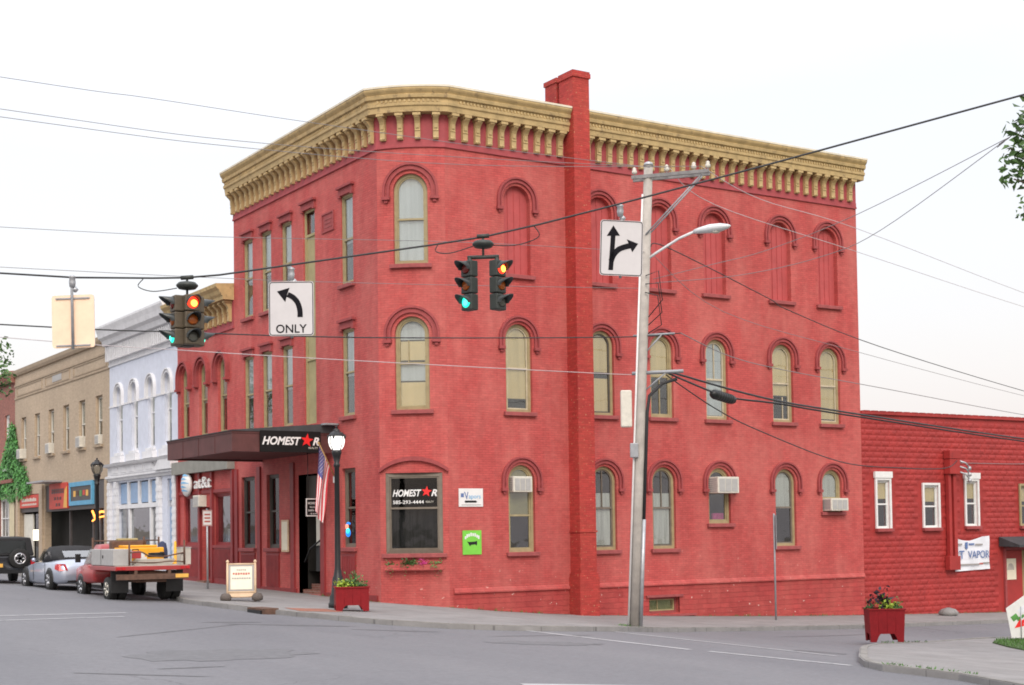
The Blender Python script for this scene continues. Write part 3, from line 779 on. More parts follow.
# rear and party walls
mb.add([(RX1, 0, -2), (RX1, LY1, -2), (RX1, LY1, WT), (RX1, 0, WT), (LX, LY1, -2), (LX, LY1, WT)], [[0, 1, 2, 3], [1, 4, 5, 2]], [(0, -2), (LY1, -2), (LY1, WT), (0, WT), (-20, -2), (-20, WT)])
mb.build('wall', M['red'], bld, fixn=False)
# dark rooms behind the windows
mb = MB()
P = [(LX+.9, LY1-.05), (LX+.9, 1.8), (.9, .9), (RX1-.05, .9)]
for a, b in zip(P, P[1:]): mb.add([(*a, -2), (*b, -2), (*b, WT-.1), (*a, WT-.1)], [[0, 1, 2, 3]])
for z in (-.6, .9, 4.7, 8.8, 13.2):
    mb.add([(LX+.31, LY1-.05, z), (LX+.31, 1.4, z), (.2, .31, z), (RX1-.05, .31, z), (RX1-.05, .89, z), (.9, .89, z), (LX+.89, 1.8, z), (LX+.89, LY1-.05, z)], [[0, 1, 6, 7], [1, 2, 5, 6], [2, 3, 4, 5]])
mb.build('interior', M['room'], bld, fixn=False)
MB().add([(LX+.02, LY1-.02, WT-.02), (LX+.02, 1.25, WT-.02), (.02, .05, WT-.02), (RX1-.02, .02, WT-.02), (RX1-.02, LY1-.02, WT-.02)], [[0, 1, 2, 3, 4]]).build('roof', M['roof'], bld, fixn=False)
# foundation and water table along the side street
fd = MB().sheet(FR_R, [(.12, -2), (.12, .30), (4.09, .30), (4.09, -2)], [], .014)
fd.sheet(FR_R, [(4.84, -2), (4.84, .30), (RX1-.01, .30), (RX1-.01, -2)], [bas], .014, .05)
fd.build('foundation', M['redbase'], bld, fixn=False)
mb = MB(); pf = [(.0, .30), (.075, .315), (.075, .36), (.02, .47), (.0, .47)]
sweep(mb, [(.12, 0), (4.09, 0)], pf); sweep(mb, [(4.84, 0), (RX1-.01, 0)], pf); mb.build('water_table', M['red'], bld)
# chimney
mb = MB()
mb.box(FR_R, 4.17, 4.76, -.22, .52, -1.4, 15.80); mb.box(FR_R, 4.11, 4.82, 0, .57, -1.4, .68); mb.box(FR_R, 4.13, 4.80, 0, .545, .682, .78)
mb.box(FR_R, 4.13, 4.80, -.26, .555, 15.66, 15.80); mb.box(FR_R, 4.15, 4.78, -.24, .54, 15.802, 15.86)
mb.box(FR_R, 4.20, 4.70, -1.02, -.40, 14, 15.84); mb.box(FR_R, 4.17, 4.73, -1.06, -.36, 15.72, 15.86)
mb.box(FR_R, 4.14, 4.79, 0, .55, 2.0, 2.05)
mb.build('chimney', M['redchim'], bld)
# frieze, cornice and brackets
pathL = [(LX, LY1), CH]; pathC = ARC; 
path1 = [(LX, LY1)]+ARC+[(4.16, 0)]; path2 = [(4.77, 0), (RX1, 0)]
mb = MB()
for p_ in (path1, path2):
    sweep(mb, p_, [(0, 13.07), (.05, 13.07), (.05, 13.13), (.025, 13.14), (.025, 13.27), (.012, 13.28), (.012, 14.06), (0, 14.06)])
mb.build('frieze', M['frieze'], bld)
prof = [(0, 14.02), (.29, 14.03), (.31, 14.17), (.35, 14.20), (.36, 14.28), (.32, 14.29), (.32, 14.38), (.39, 14.41), (.41, 14.50), (.385, 14.52), (.45, 14.60), (.47, 14.64), (.47, 14.69), (-.1, 14.74), (-.1, 14.05)]
mb = MB()
sweep(mb, [(LX, LY1+.06)]+ARC+[(4.16, 0)], prof); sweep(mb, [(4.77, 0), (RX1+.12, 0)], prof)
def dentils(fr, a, b):
    k = int((b-a)/.115)
    for i in range(k): u = a+(i+.5)*(b-a)/k; mb.box(fr, u-.03, u+.03, .31, .355, 14.295, 14.37, n=1)
dentils(FR_R, .3, 4.1); dentils(FR_R, 4.85, RX1); dentils(FR_L, -LY1, -1.45); dentils(FR_C, .15, CL-.15)
cor = mb.build('cornice', M['cream'], bld)
mb = MB(); pc = [(-.12, 14.70), (.485, 14.692), (.485, 14.75), (-.12, 14.80)]
sweep(mb, [(LX, LY1+.08)]+ARC+[(4.16, 0)], pc); sweep(mb, [(4.77, 0), (RX1+.14, 0)], pc); mb.build('cornice_cap', M['creamlt'], cor)
bp_ = [(0, 0), (.10, 0), (.125, .04), (.11, .08), (.11, .22), (.13, .25), (.11, .28), (.115, .46), (.15, .53), (.20, .58), (.25, .62), (.27, .74), (0, .74)]
mb = MB(); LF = Fr(0, 0, 1, 0)
mb.loft([[(-.08, -o, z) for o, z in bp_], [(.08, -o, z) for o, z in bp_]])
mb.box(LF, -.115, .115, 0, .285, .66, .735)
mb.box(LF, -.05, .05, .10, .135, .32, .46)
br0 = mb.build('bracket', M['cream'], cor, local=True)
nb = [0]
def brackets(fr, us):
    for u in us:
        p = fr(u, .012, 13.285); a = fr(u-.05, 0, 0); c = fr(u+.05, 0, 0); rz = math.atan2(c[1]-a[1], c[0]-a[0])
        o = br0 if nb[0] == 0 else copy_obj(br0, cor); nb[0] += 1
        o.location = (p[0], p[1], p[2]-bld.location.z); o.rotation_euler = (random.gauss(0, .008), random.gauss(0, .012), rz+random.gauss(0, .012)); o.scale = (random.uniform(.95, 1.05), 1, random.uniform(.97, 1.01))
random.seed(11)
brackets(FR_R, [.22+.415*i for i in range(10)]); brackets(FR_R, [4.98+.412*i for i in range(28)])
brackets(FR_C, [CL*(i+.5)/4 for i in range(4)]); brackets(FR_L, [-1.42-.425*i for i in range(26)][::-1])

# dirt and weeds gathered along the foot of the walls
mb = MB(); wd = MB()
for (ax_, ay_, bx_, by_, nx_, ny_) in ((0, 0, 4.05, 0, 0, -1), (4.85, 0, 16.4, 0, 0, -1), (16.5, 0, 23.4, 0, 0, -1), (LX, 5.1, LX, 1.3, -1, 0)):
    l_ = math.hypot(bx_-ax_, by_-ay_); k = int(l_/.18); vs = []
    for i in range(k+1):
        x = ax_+(bx_-ax_)*i/k; y = ay_+(by_-ay_)*i/k; d = random.uniform(.05, .20)
        vs += [(x, y, gz(x, y)+.006), (x+nx_*d, y+ny_*d, gz(x+nx_*d, y+ny_*d)+.005)]
        for j in range(random.choice((0, 0, 1, 5))):
            px2, py2 = x+nx_*random.uniform(.02, .12)+random.gauss(0, .04)*abs(ny_), y+ny_*random.uniform(.02, .12)+random.gauss(0, .04)*abs(nx_); z = gz(px2, py2); h = random.uniform(.03, .11)
            wd.add([(px2-.012, py2, z), (px2+.012, py2, z), (px2+random.gauss(0, .03), py2+random.gauss(0, .03), z+h)], [[0, 1, 2]])
    mb.add(vs, [[2*i, 2*i+1, 2*i+3, 2*i+2] for i in range(k)])
o = mb.build('dirt', M['walldirt'], fixn=False); o['kind'] = 'structure'
o = wd.build('weeds', M['blade'], fixn=False); tag(o, 'scattered weeds along the foot of the red walls', 'weeds', kind='stuff')
# windows of the side street front
for i, c in enumerate(cols):
    f = MB().poly(FR_R, outline(c, WW-.004, 9.6, 12.248, WW/2), -.20, -.17)
    for k in (-.22, 0, .22): f.box(FR_R, c+k-.012, c+k+.012, -.17, -.15, 9.62, 12.05 if k else 12.2)
    W = f.build('blind_window', M['infill'], bld)
    MB().box(FR_R, c-.58, c+.58, -.168, .11, 9.48, 9.598).build('sill', M['sill'], W, bevel=.012)
    arch_hood(W, FR_R, c, .54, .70, 12.25-WW/2)
sec = [dict(shades=((.15, 1, 'skytint', 'sky_tint_blind'),), sm='sashcream'), dict(shades=((.0, .44, 'skytint', 'sky_tint_blind'), (.5, 1, 'skytint', 'sky_tint_blind')), sm='darkframe'),  # tan blinds and dark gaps imitate reflected sky and silhouettes in the glass
       dict(shades=((.48, 1, 'skytint', 'sky_tint_blind'),), mull=((-.0, .02, .48),), sm='frame'), dict(shades=((.05, 1, 'greycurtain', 'curtain'),), mull=((0, .5, .97),), sm='sashcream'),
       dict(shades=((.34, 1, 'skytint', 'sky_tint_blind'),), sm='sashcream', mull=((.1, .04, .34),)), dict(shades=((.06, 1, 'skytint', 'sky_tint_blind'),), sm='sashcream')]
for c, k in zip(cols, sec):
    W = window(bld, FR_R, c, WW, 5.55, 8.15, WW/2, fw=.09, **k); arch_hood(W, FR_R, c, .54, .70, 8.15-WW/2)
fst = [dict(shades=((.42, 1, 'tanpanel', 'window_board'),), rail=.42), dict(shades=((.05, .68, 'curtain', 'curtain'),), mull=((0, .5, .98),), fm='frame', sm='greyframe'),
       dict(shades=((.05, .68, 'curtain', 'curtain'),), mull=((0, .5, .98),), sm='greyframe'), dict(rail=.55), dict(shades=((.48, 1, 'curtain', 'curtain'),), sm='greyframe'), dict(shades=((.2, 1, 'curtain', 'curtain'),), rail=.33)]
for (c, z0), k in zip(first, fst):
    W = window(bld, FR_R, c, WW, z0, 4.0, WW/2, fw=.09, **k); arch_hood(W, FR_R, c, .54, .70, 4.0-WW/2)
W = window(bld, FR_R, 7.70, 1.2, -.55, -.06, fm='sill', sm='tanpanel', rail=0, mull=((-.1, 0, 1),), shades=((0, 1, 'tanpanel', 'window_board'),), sill=False, deep=.16, name='basement_window')
MB().box(FR_R, 6.95, 8.9, -.02, .12, -.66, -.60).build('sill', M['sill'], W)
MB().box(FR_R, 6.98, 8.42, .016, .07, -.055, .02).build('lintel', M['sill'], W)
# windows of the bowed corner
W = window(bld, FR_C, CL/2, 1.0, 9.72, 12.33, .5, sm='frame', shades=((.0, 1, 'greycurtain', 'curtain'),), fw=.085); arch_hood(W, FR_C, CL/2, .60, .80, 11.83, leg=.16)
W = window(bld, FR_C, CL/2, 1.0, 5.55, 8.22, .5, shades=((.0, .30, 'skytint', 'reflection_strip'), (.31, .50, 'greycurtain', 'reflection_strip'), (.53, .74, 'skytint', 'reflection_strip'), (.75, 1, 'greycurtain', 'reflection_strip')), mull=((-.12, .5, .76),), sm='frame', fw=.085); arch_hood(W, FR_C, CL/2, .60, .80, 7.72, leg=.16)  # second floor: tan and grey strips with gaps paint the pane's blotchy reflection
W = window(bld, FR_C, CL/2, 1.66, 1.47, 3.76, fm='greyframe', sm='greyframe', gl='glassdark', shades=((.02, .54, 'darkcurtain', 'curtain'),), rail=.56, fw=.11, deep=.02)
mb = MB(); A = outline(CL/2, 1.98, 3.86, 4.22, .35); B = outline(CL/2, 1.98, 3.76, 4.10, .33)
mb.ring(FR_C, A, B, 0, .11, closed=False); mb.build('hood_mould', M['hood'], W)
star = lambda u, z, r: [(u+(r if i % 2 == 0 else r*.42)*math.sin(PI*i/5+.12), z+(r if i % 2 == 0 else r*.42)*math.cos(PI*i/5+.12)) for i in range(10)]
L0 = CL/2-.66
txt(FR_C, 'HOMEST', CL/2-.21, 3.19, .19, -.075, M['white'], W, 'lettering', .3, .86, .028)
txt(FR_C, 'R', CL/2+.59, 3.19, .19, -.075, M['white'], W, 'lettering', .3, .17, .028)
MB().poly(FR_C, star(CL/2+.37, 3.22, .16), -.08, -.068).build('star', M['signred'], W)
txt(FR_C, '585-293-4444', CL/2-.17, 2.93, .10, -.075, M['white'], W, 'lettering', 0, .92, .014)
txt(FR_C, 'REALTY', CL/2+.46, 2.93, .06, -.075, M['offwhite'], W, 'lettering', 0, .22)
# windows of the main street front
for y in lefts3:
    W = window(bld, FR_L, -y, LWd, 9.5, 12.2, shades=((.45, 1, 'greycurtain', 'curtain'), (.03, .449, 'darkcurtain', 'lower_blind')), sm='frame', deep=.04, sill=True); flat_lintel(W, FR_L, -y, LWd, 12.2)
    W = window(bld, FR_L, -y, LWd, 5.55, 8.17, shades=((.45, 1, 'greycurtain', 'curtain'), (.03, .449, 'darkcurtain', 'lower_blind')), sm='frame', deep=.04); flat_lintel(W, FR_L, -y, LWd, 8.17)
mb = MB().poly(FR_L, outline(-5.87, .856, 5.502, 11.5), -.13, -.10)
mb.ring(FR_L, outline(-5.87, .86, 5.5, 12.27), outline(-5.87, .70, 5.58, 12.19), -.1, -.05)
mb.box(FR_L, -6.22, -5.52, -.1, -.06, 7.5, 7.6); mb.box(FR_L, -6.22, -5.52, -.1, -.06, 11.42, 11.5)
W = mb.build('boarded_stair_window', M['tanpanel'], bld)
MB().poly(FR_L, outline(-5.87, .7, 11.5, 12.19), -.14, -.13).build('pane', M['glass'], W); flat_lintel(W, FR_L, -5.87, .86, 12.27)
mb = MB().box(FR_L, -4.88, -4.03, 0, .015, 11.3, 11.9); mb.ring(FR_L, outline(-4.455, .85, 11.3, 11.9), outline(-4.455, .75, 11.35, 11.85), .015, .04)
W = mb.build('stone_plaque', M['hood'], bld)
for z, ww in ((11.7, .5), (11.58, .4), (11.46, .5)): MB().box(FR_L, -4.455-ww/2, -4.455+ww/2, .015, .025, z-.025, z+.025).build('carved_line', M['sill'], W)
window(bld, FR_L, -3.24, .9, 1.65, 4.0, fm='greyframe', gl='glassdark', fw=.08)
window(bld, FR_L, -8.88, 1.02, 1.62, 4.05, fm='darkframe', gl='glassdark', fw=.09); window(bld, FR_L, -11.0, 1.2, 1.62, 4.05, fm='darkframe', gl='glassdark', fw=.09)
mb = MB()
for a, b in ((-9.4, -8.36), (-11.62, -10.38), (-3.7, -2.78)):
    mb.box(FR_L, a, b, .0, .035, .25, 1.45)
    k = int((b-a)/.11)
    for i in range(k): u = a+(i+.5)*(b-a)/k; mb.box(FR_L, u-.03, u+.03, .035, .05, .35, 1.38)
mb.box(FR_L, -12.1, -7.0, 0, .05, -.5, .34); mb.box(FR_L, -5.05, -1.4, 0, .04, -.5, .28)
for u in (-7.25, -10.0, -12.0, -5.0): mb.box(FR_L, u-.14, u+.14, 0, .06, .2, 4.35)
mb.build('shopfront_panelling', M['shopred'], bld)
# entrance: recess with brick steps, dark hall on the left, pale door, handrail
g0 = gz(LX, 6)
mb = MB()
mb.add([FR_L(-6.83, 0, g0-.1), FR_L(-6.83, -1.6, g0-.1), FR_L(-6.83, -1.6, 3.94), FR_L(-6.83, 0, 3.94)], [[0, 1, 2, 3]])
mb.add([FR_L(-5.21, 0, g0-.1), FR_L(-5.21, -1.6, g0-.1), FR_L(-5.21, -1.6, 3.94), FR_L(-5.21, 0, 3.94)], [[0, 1, 2, 3]])
mb.add([FR_L(-6.83, 0, 3.94), FR_L(-6.83, -1.6, 3.94), FR_L(-5.21, -1.6, 3.94), FR_L(-5.21, 0, 3.94)], [[0, 1, 2, 3]])
mb.box(FR_L, -6.83, -5.21, -1.75, -1.6, g0, 3.94)
ent = mb.build('entrance', M['room'], bld, fixn=False)
mb = MB()
for i in range(4): mb.box(FR_L, -6.82, -5.22, -1.6, -.12-.3*i, g0-.1+.19*i, g0+.13+.17*i)
mb.build('step', M['brickstep'], ent)
MB().box(FR_L, -6.05, -5.25, -.30, -.24, .9, 3.1).build('door', M['door'], ent)
MB().box(FR_L, -6.8, -5.23, -.32, -.25, 3.11, 3.9).build('transom', M['darkframe'], ent)
MB().tube([FR_L(-6.5, -.05, g0+1.0), FR_L(-6.2, -.1, 1.6), FR_L(-5.3, -.14, 1.95)], .03).build('handrail', M['black'], ent)
MB().box(FR_L, -5.95, -5.23, -.22, -.18, .9, 1.7).build('rail_panel', M['black'], ent)
# ------------------------------------------------------------------ entrance canopy
t = empty('entrance_canopy', (LX, 4.2, 4.5), 'dark maroon boarded canopy along the red corner building above its entrance', 'canopy')
mb = MB(); X0, Y0, Y1 = -4.82, 4.2, 9.75
mb.box(WORLD, X0, LX-.01, -(Y0+.06), -Y0, 4.5, 5.10)
mb.box(WORLD, X0, X0+.06, -Y1, -(Y0+.06), 4.5, 5.10); mb.box(WORLD, X0+.06, LX-.01, -Y1, -(Y1-.06), 4.5, 5.10)
for k in range(1, 4): mb.box(WORLD, X0-.012, X0, -(Y0+5.5*k/4)-.02, -(Y0+5.5*k/4)+.02, 4.5, 5.10)
mb.box(WORLD, X0-.02, LX-.01, -Y0, -Y0+.02, 5.04, 5.12); mb.box(WORLD, X0-.02, X0, -Y1, -Y0, 5.04, 5.12)
mb.build('fascia', M['maroon'], t)
MB().box(WORLD, X0+.06, LX-.01, -(Y1-.06), -(Y0+.06), 4.56, 4.62).build('soffit', M['maroon'], t)
MB().add([(X0-.05, Y0-.05, 5.125), (X0-.05, Y1, 5.125), (LX-.01, Y1, 5.40), (LX-.01, Y0-.05, 5.40), (X0-.05, Y0-.05, 5.10), (X0-.05, Y1, 5.10), (LX-.01, Y1, 5.10), (LX-.01, Y0-.05, 5.10)],
         [[0, 1, 2, 3], [0, 3, 7, 4], [0, 4, 5, 1], [1, 5, 6, 2]]).build('roof', M['slate'], t)
MB().box(WORLD, -2.0, LX-.01, -Y0+.002, -Y0+.35, 5.33, 5.38).build('flashing', M['greymetal'], t)
FS = Fr(0, 4.2, 1, 0)
t = empty('shop_sign', (-3.0, 4.17, 4.5), 'black sign board with white HOMESTAR lettering and red star on the canopy end', 'sign')
MB().box(FS, -3.97, -2.03, .022, .07, 4.50, 5.13).build('panel', M['blacksign'], t)
txt(FS, 'HOMEST', -3.29, 4.84, .235, .071, M['white'], t, 'lettering', .3, 1.24, .03)
txt(FS, 'R', -2.19, 4.84, .235, .071, M['white'], t, 'lettering', .3, .21, .03)
MB().poly(FS, star(-2.48, 4.86, .21), .071, .08).build('star', M['signred'], t)
txt(FS, 'REALTY', -2.28, 4.64, .06, .071, M['offwhite'], t, 'lettering', 0, .3)

# ------------------------------------------------------------------ row houses along the main street
def body(b, y0, y1, ztop, holes, wm, depth=.3, back=11., roofm='roof'):
    mb = MB().sheet(FR_L, [(-y1, -1), (-y1, ztop), (-y0, ztop), (-y0, -1)], holes, 0, depth)
    xb = LX+back
    mb.add([(LX, y0, -1), (xb, y0, -1), (xb, y0, ztop), (LX, y0, ztop), (LX, y1, -1), (xb, y1, -1), (xb, y1, ztop), (LX, y1, ztop)], [[0, 1, 2, 3], [1, 5, 6, 2], [5, 4, 7, 6]],
           [(0, -1), (back, -1), (back, ztop), (0, ztop), (0, -1), (back, -1), (back, ztop), (0, ztop)])
    mb.build('wall', wm, b, fixn=False)
    MB().add([(LX, y0, ztop-.15), (xb, y0, ztop-.15), (xb, y1, ztop-.15), (LX, y1, ztop-.15)], [[0, 1, 2, 3]]).build('roof', M[roofm], b, fixn=False)
    MB().add([(LX+.9, y0+.01, -1), (LX+.9, y1-.01, -1), (LX+.9, y1-.01, ztop-.2), (LX+.9, y0+.01, ztop-.2)], [[0, 1, 2, 3]]).build('interior', M['room'], b, fixn=False)

# red two storey wing with the phone shop
WY0, WY1 = 12.152, 17.94
wing = empty('row_building', (LX, 15, .3), 'narrow two storey red wing with tan cornice and phone shop beside the white building', 'building')
way = [13.3, 15.2, 17.1]; wh = [outline(-y, .86, 5.72, 8.42, .43) for y in way]
sh1, sh2, sdo = outline(-16.45, 1.7, 1.72, 3.56), outline(-13.34, 1.7, 1.72, 3.56), outline(-14.9, 1.08, .45, 3.1)
body(wing, WY0, WY1, 10.7, wh+[sh1, sh2, sdo], M['red'])
for y in way:
    W = window(wing, FR_L, -y, .86, 5.72, 8.42, .43, shades=((.45, 1, 'curtain', 'curtain'),), sm='frame')
    arch_hood(W, FR_L, -y, .50, .68, 7.99, leg=.35, o=.16)
mb = MB(); wp = [(LX, WY1), (LX, WY0)]
sweep(mb, wp, [(0, 9.3), (.05, 9.3), (.05, 9.38), (.02, 9.4), (.02, 10.3), (0, 10.3)]); mb.build('frieze', M['frieze'], wing)
mb = MB(); sweep(mb, wp, [(0, 10.3), (.40, 10.31), (.42, 10.42), (.5, 10.5), (.55, 10.62), (.66, 10.72), (.68, 10.84), (-.1, 10.9), (-.1, 10.3)]); wc = mb.build('cornice', M['cream'], wing)
for i in range(12):
    p = FR_L(-WY0-.25-.48*i, .022, 9.56); o = copy_obj(br0, wc); o.location = (p[0]-LX, p[1]-15, p[2]-.3); o.rotation_euler = (0, 0, -PI/2)
MB().box(FR_L, -17.9, -12.2, 0, .28, 4.38, 4.84).build('signboard_band', M['grey'], wing)
mb = MB()
for a, b in ((-17.9, -15.5), (-14.3, -12.2)):
    mb.box(FR_L, a, b, 0, .05, .2, 1.62); mb.box(FR_L, a, b, 0, .09, 1.62, 1.72)
    k = int((b-a)/.12)
    for i in range(k): u = a+(i+.5)*(b-a)/k; mb.box(FR_L, u-.035, u+.035, .05, .07, .55, 1.56)
for u in (-17.82, -15.52, -14.27, -12.3): mb.box(FR_L, u-.09, u+.09, .0, .1, .2, 4.36)
mb.box(FR_L, -17.9, -12.2, 0, .06, 3.60, 3.72)
mb.build('shopfront_panelling', M['shopred'], wing)
for u in (-16.45, -13.34):
    W = window(wing, FR_L, u, 1.7, 1.72, 3.56, fm='shopred', gl='shopglass', rail=0, deep=.06, sill=False, name='shop_window')
    MB().box(FR_L, u-.7, u+.1, -.5, -.45, 1.75, 2.3).build('display_card', M['curtain'], W)
W = window(wing, FR_L, -14.9, 1.08, .45, 3.1, fm='shopred', gl='glassdark', rail=.8, deep=.2, sill=False, name='door')
MB().box(FR_L, -15.2, -14.5, -.05, .3, .2, .44).build('step', M['brickstep'], wing)
t = empty('shop_sign', FR_L(-15.4, .1, 3.75), 'white raised at&t letters on the red phone shop', 'sign')
txt(FR_L, 'at&t', -14.95, 4.02, .44, .12, M['white'], t, 'lettering', 0, 1.65, 0, depth=.06)
mb = MB(); gc = FR_L(-16.5, .18, 3.98); mb.lathe(gc, [(.02, -.16), (.28, -.13), (.42, -.06), (.46, 0), (.42, .06), (.28, .13), (.02, .16)], 28, 'x')
gl_ = mb.build('globe_emblem', M['white'], t)
mb = MB()
for k, zz in enumerate((-.27, -.13, .02, .17, .3)):
    hw = math.sqrt(max(0, .46**2-zz*zz)); pts = []
    n = 10
    up = [(-hw*.96+2*hw*.96*i/n*(.86 if k % 2 else 1), zz+.055*math.sin(PI*i/n)) for i in range(n+1)]
    for s_ in (0,):
        A = [(-16.5+u, 3.98+z+.028*math.sin(PI*i/n)) for i, (u, z) in enumerate(up)]; B = [(-16.5+u, 3.98+z-.045*math.sin(PI*i/n)) for i, (u, z) in enumerate(up)]
        vs = []
        for (u, z), (u2_, z2) in zip(A, B):
            for (a, b) in ((u, z), (u2_, z2)):
                rr = math.hypot(a+16.5, b-3.98); o = .18+.17*math.sqrt(max(0, 1-(rr/.47)**2)); vs.append(FR_L(a, o, b))
        mb.add(vs, [[2*i, 2*i+1, 2*i+3, 2*i+2] for i in range(n)])
mb.build('stripes', M['logoblue'], gl_, fixn=False)
tagn = [0]

def aircon(fr, u, z, w_, h, o0, o1, label, fixed='air conditioners in the windows', louvre=True):
    p = fr(u, o1, z); t = empty('air_conditioner', p, label, 'air conditioner', fixed)
    MB().box(fr, u-w_/2, u+w_/2, o0, o1, z, z+h).build('casing', M['offwhite'], t, bevel=.015)
    mb = MB()
    n = 3
    for i in range(n):
        a = u-w_/2+.05+(w_-.1)*i/n; mb.box(fr, a+.01, a+(w_-.1)/n-.02, o1, o1+.012, z+.05, z+h-.06)
    mb.build('grille', M['toolgrey'], t)
    mb = MB()
    for i in range(7): zz = z+.07+(h-.14)*i/6; mb.box(fr, u-w_/2-.008, u-w_/2, o0+.12, o1-.05, zz-.012, zz+.012)
    mb.build('side_louvres', M['greymetal'], t)
    return t
aircon(FR_R, 2.44, 3.20, .66, .46, -.3, .12, 'small cream air conditioner high in the ground floor arched window left of the chimney')
aircon(FR_R, 10.06, 3.18, .88, .52, -.3, .42, 'large cream air conditioner jutting from a ground floor arched window')
aircon(FR_R, 15.03, 2.60, .80, .42, -.3, .35, 'white air conditioner filling the bottom of the short arched window at the far corner')
MB().box(FR_R, 9.9, 10.35, -.28, -.2, 2.26, 2.55).build('card', M['pink'], None, origin=FR_R(10.1, -.24, 2.26)); tag(bpy.context.scene.objects['card'], 'pink card standing inside the ground floor window under the large air conditioner', 'card')
for s_, nm in ((-.3, 1), (.25, 2)):
    pass

# white building
BY0, BY1 = 17.942, 26.5
wb = empty('row_building', (LX, 22, .4), 'pale blue and white two storey building with white arched window hoods and bracketed white cornice', 'building')
wy = [19.0, 21.0, 23.1, 25.1]
hs = [outline(-y, .78, 5.62, 8.45, .39) for y in wy]
hs += [outline(-22.75, 5.0, 1.2, 4.35), outline(-18.7, .95, .45, 4.30)]
body(wb, BY0, BY1, 10.9, hs, M['pale'])
for y in wy:
    W = window(wb, FR_L, -y, .78, 5.62, 8.45, .39, fm='palewhite', shades=((.3, 1, 'curtain', 'curtain'),), sillm='palewhite')
    arch_hood(W, FR_L, -y, .40, .56, 8.06, leg=.45, o=.12, m='palewhite', drop=False)
    MB().box(FR_L, -y-.62, -y+.62, 0, .2, 5.2, 5.48).build('sill_block', M['palewhite'], W)
mb = MB(); wp = [(LX, BY1), (LX, BY0)]
sweep(mb, wp, [(0, 9.4), (.05, 9.4), (.05, 9.48), (.02, 9.5), (.02, 10.2), (.3, 10.3), (.36, 10.5), (.5, 10.6), (.55, 10.8), (.62, 11.0), (.62, 11.08), (-.1, 11.1), (-.1, 9.4)])
for i in range(34): u = -BY1+.15+.25*i; mb.box(FR_L, u-.06, u+.06, .02, .22, 9.62, 10.24)
mb.build('cornice', M['palewhite'], wb)
mb = MB()
sweep(mb, wp, [(0, 7.62), (.03, 7.62), (.03, 7.70), (0, 7.70)]); 
for y in wy: pass
mb.build('string_course', M['palewhite'], wb)
mb = MB(); sweep(mb, wp, [(0, 4.42), (.10, 4.44), (.12, 4.52), (.22, 4.56), (.22, 4.64), (.1, 4.68), (.1, 5.02), (.3, 5.06), (.36, 5.16), (0, 5.22)])
mb.poly(FR_L, [(-19.9, 4.66), (-19.4, 5.05), (-18.0, 5.05), (-17.95, 4.66)], .1, .3); mb.poly(FR_L, [(-25.9, 4.68), (-25.9, 5.05), (-20.6, 5.05), (-20.0, 4.68)], .1, .16)
for k in range(5): mb.box(FR_L, -25.6+1.1*k, -24.9+1.1*k, .16, .18, 4.75, 4.98)
mb.build('shop_cornice', M['palewhite'], wb)
mb = MB()
for u in (-26.3, -25.4, -19.95, -18.1): 
    mb.box(FR_L, u-.16, u+.16, 0, .14, .2, 4.4)
    for k in range(14): mb.box(FR_L, u-.175, u+.175, .0, .155, .35+.29*k, .5+.29*k)
mb.box(FR_L, -25.25, -20.25, -.12, .02, 3.24, 3.42); mb.box(FR_L, -25.25, -20.25, -.12, .02, .3, 1.25)
for u in (-24.05, -22.65, -21.35): mb.box(FR_L, u-.1, u+.1, -.12, .0, 3.42, 4.35)
for u in (-23.9, -21.2): mb.box(FR_L, u-.09, u+.09, -.12, .0, 1.25, 3.24)
mb.build('shopfront_frame', M['palewhite'], wb)
mb = MB()
for a, b in ((-25.2, -24.2), (-23.9, -22.8), (-22.5, -21.5), (-21.2, -20.3), (-19.1, -18.3)): mb.box(FR_L, a, b, -.1, -.07, 3.46, 4.3)
mb.box(FR_L, -19.15, -18.25, -.14, -.1, .5, 3.2)
W = mb.build('transom_tile', M['bluetrim'], wb)
MB().box(FR_L, -25.2, -20.3, -.09, -.085, 1.26, 3.23).build('shop_window', M['shopglass'], wb)
MB().box(FR_L, -24.9, -24.1, -.35, -.30, 1.3, 2.9).build('display_poster', M['ply'], wb)
MB().box(FR_L, -18.95, -18.45, -.098, -.09, 1.2, 2.9).build('door_glass', M['glassdark'], wb)

# tan building
TY0, TY1 = 26.502, 42.9
tb = empty('row_building', (LX, 34, .6), 'plain tan two storey building with six narrow windows and a dark open storefront', 'building')
ty = [28.05, 30.65, 33.25, 35.85, 38.47, 41.1]
hs = [outline(-y, 1.0, 6.15, 8.33) for y in ty]+[outline(-32.0, 10.0, .3, 4.62), outline(-39.9, 4.2, .3, 4.3)]
body(tb, TY0, TY1, 10.75, hs, M['tan'])
for y in ty:
    window(tb, FR_L, -y, 1.0, 6.15, 8.33, fm='tandark', sm='curtain', shades=((.45, 1, 'curtain', 'curtain'),), sillm='tandark')
mb = MB(); wp = [(LX, TY1), (LX, TY0)]
sweep(mb, wp, [(-.1, 10.55), (.1, 10.57), (.16, 10.7), (.18, 10.86), (-.3, 10.92), (-.3, 10.6)]); sweep(mb, wp, [(0, 10.02), (.05, 10.03), (.05, 10.12), (0, 10.14)]); sweep(mb, wp, [(0, 9.35), (.04, 9.36), (.04, 9.46), (0, 9.48)])
for a, b in ((-42.5, -37.5), (-36.9, -32.6), (-32.0, -26.9)): mb.ring(FR_L, outline((a+b)/2, b-a, 9.5, 10.0), outline((a+b)/2, b-a-.16, 9.56, 9.94), 0, .03)
mb.build('parapet_mouldings', M['tandark'], tb)
MB().box(FR_L, -35.6, -34.0, .004, .02, 9.62, 9.92).build('name_stone', M['toolgrey'], tb)
for a, b in ((-37.75, -37.15), (-42.3, -41.9), (-26.95, -26.55)): MB().box(FR_L, a, b, 0, .12, .2, 4.7).build('pier', M['tan'], tb)
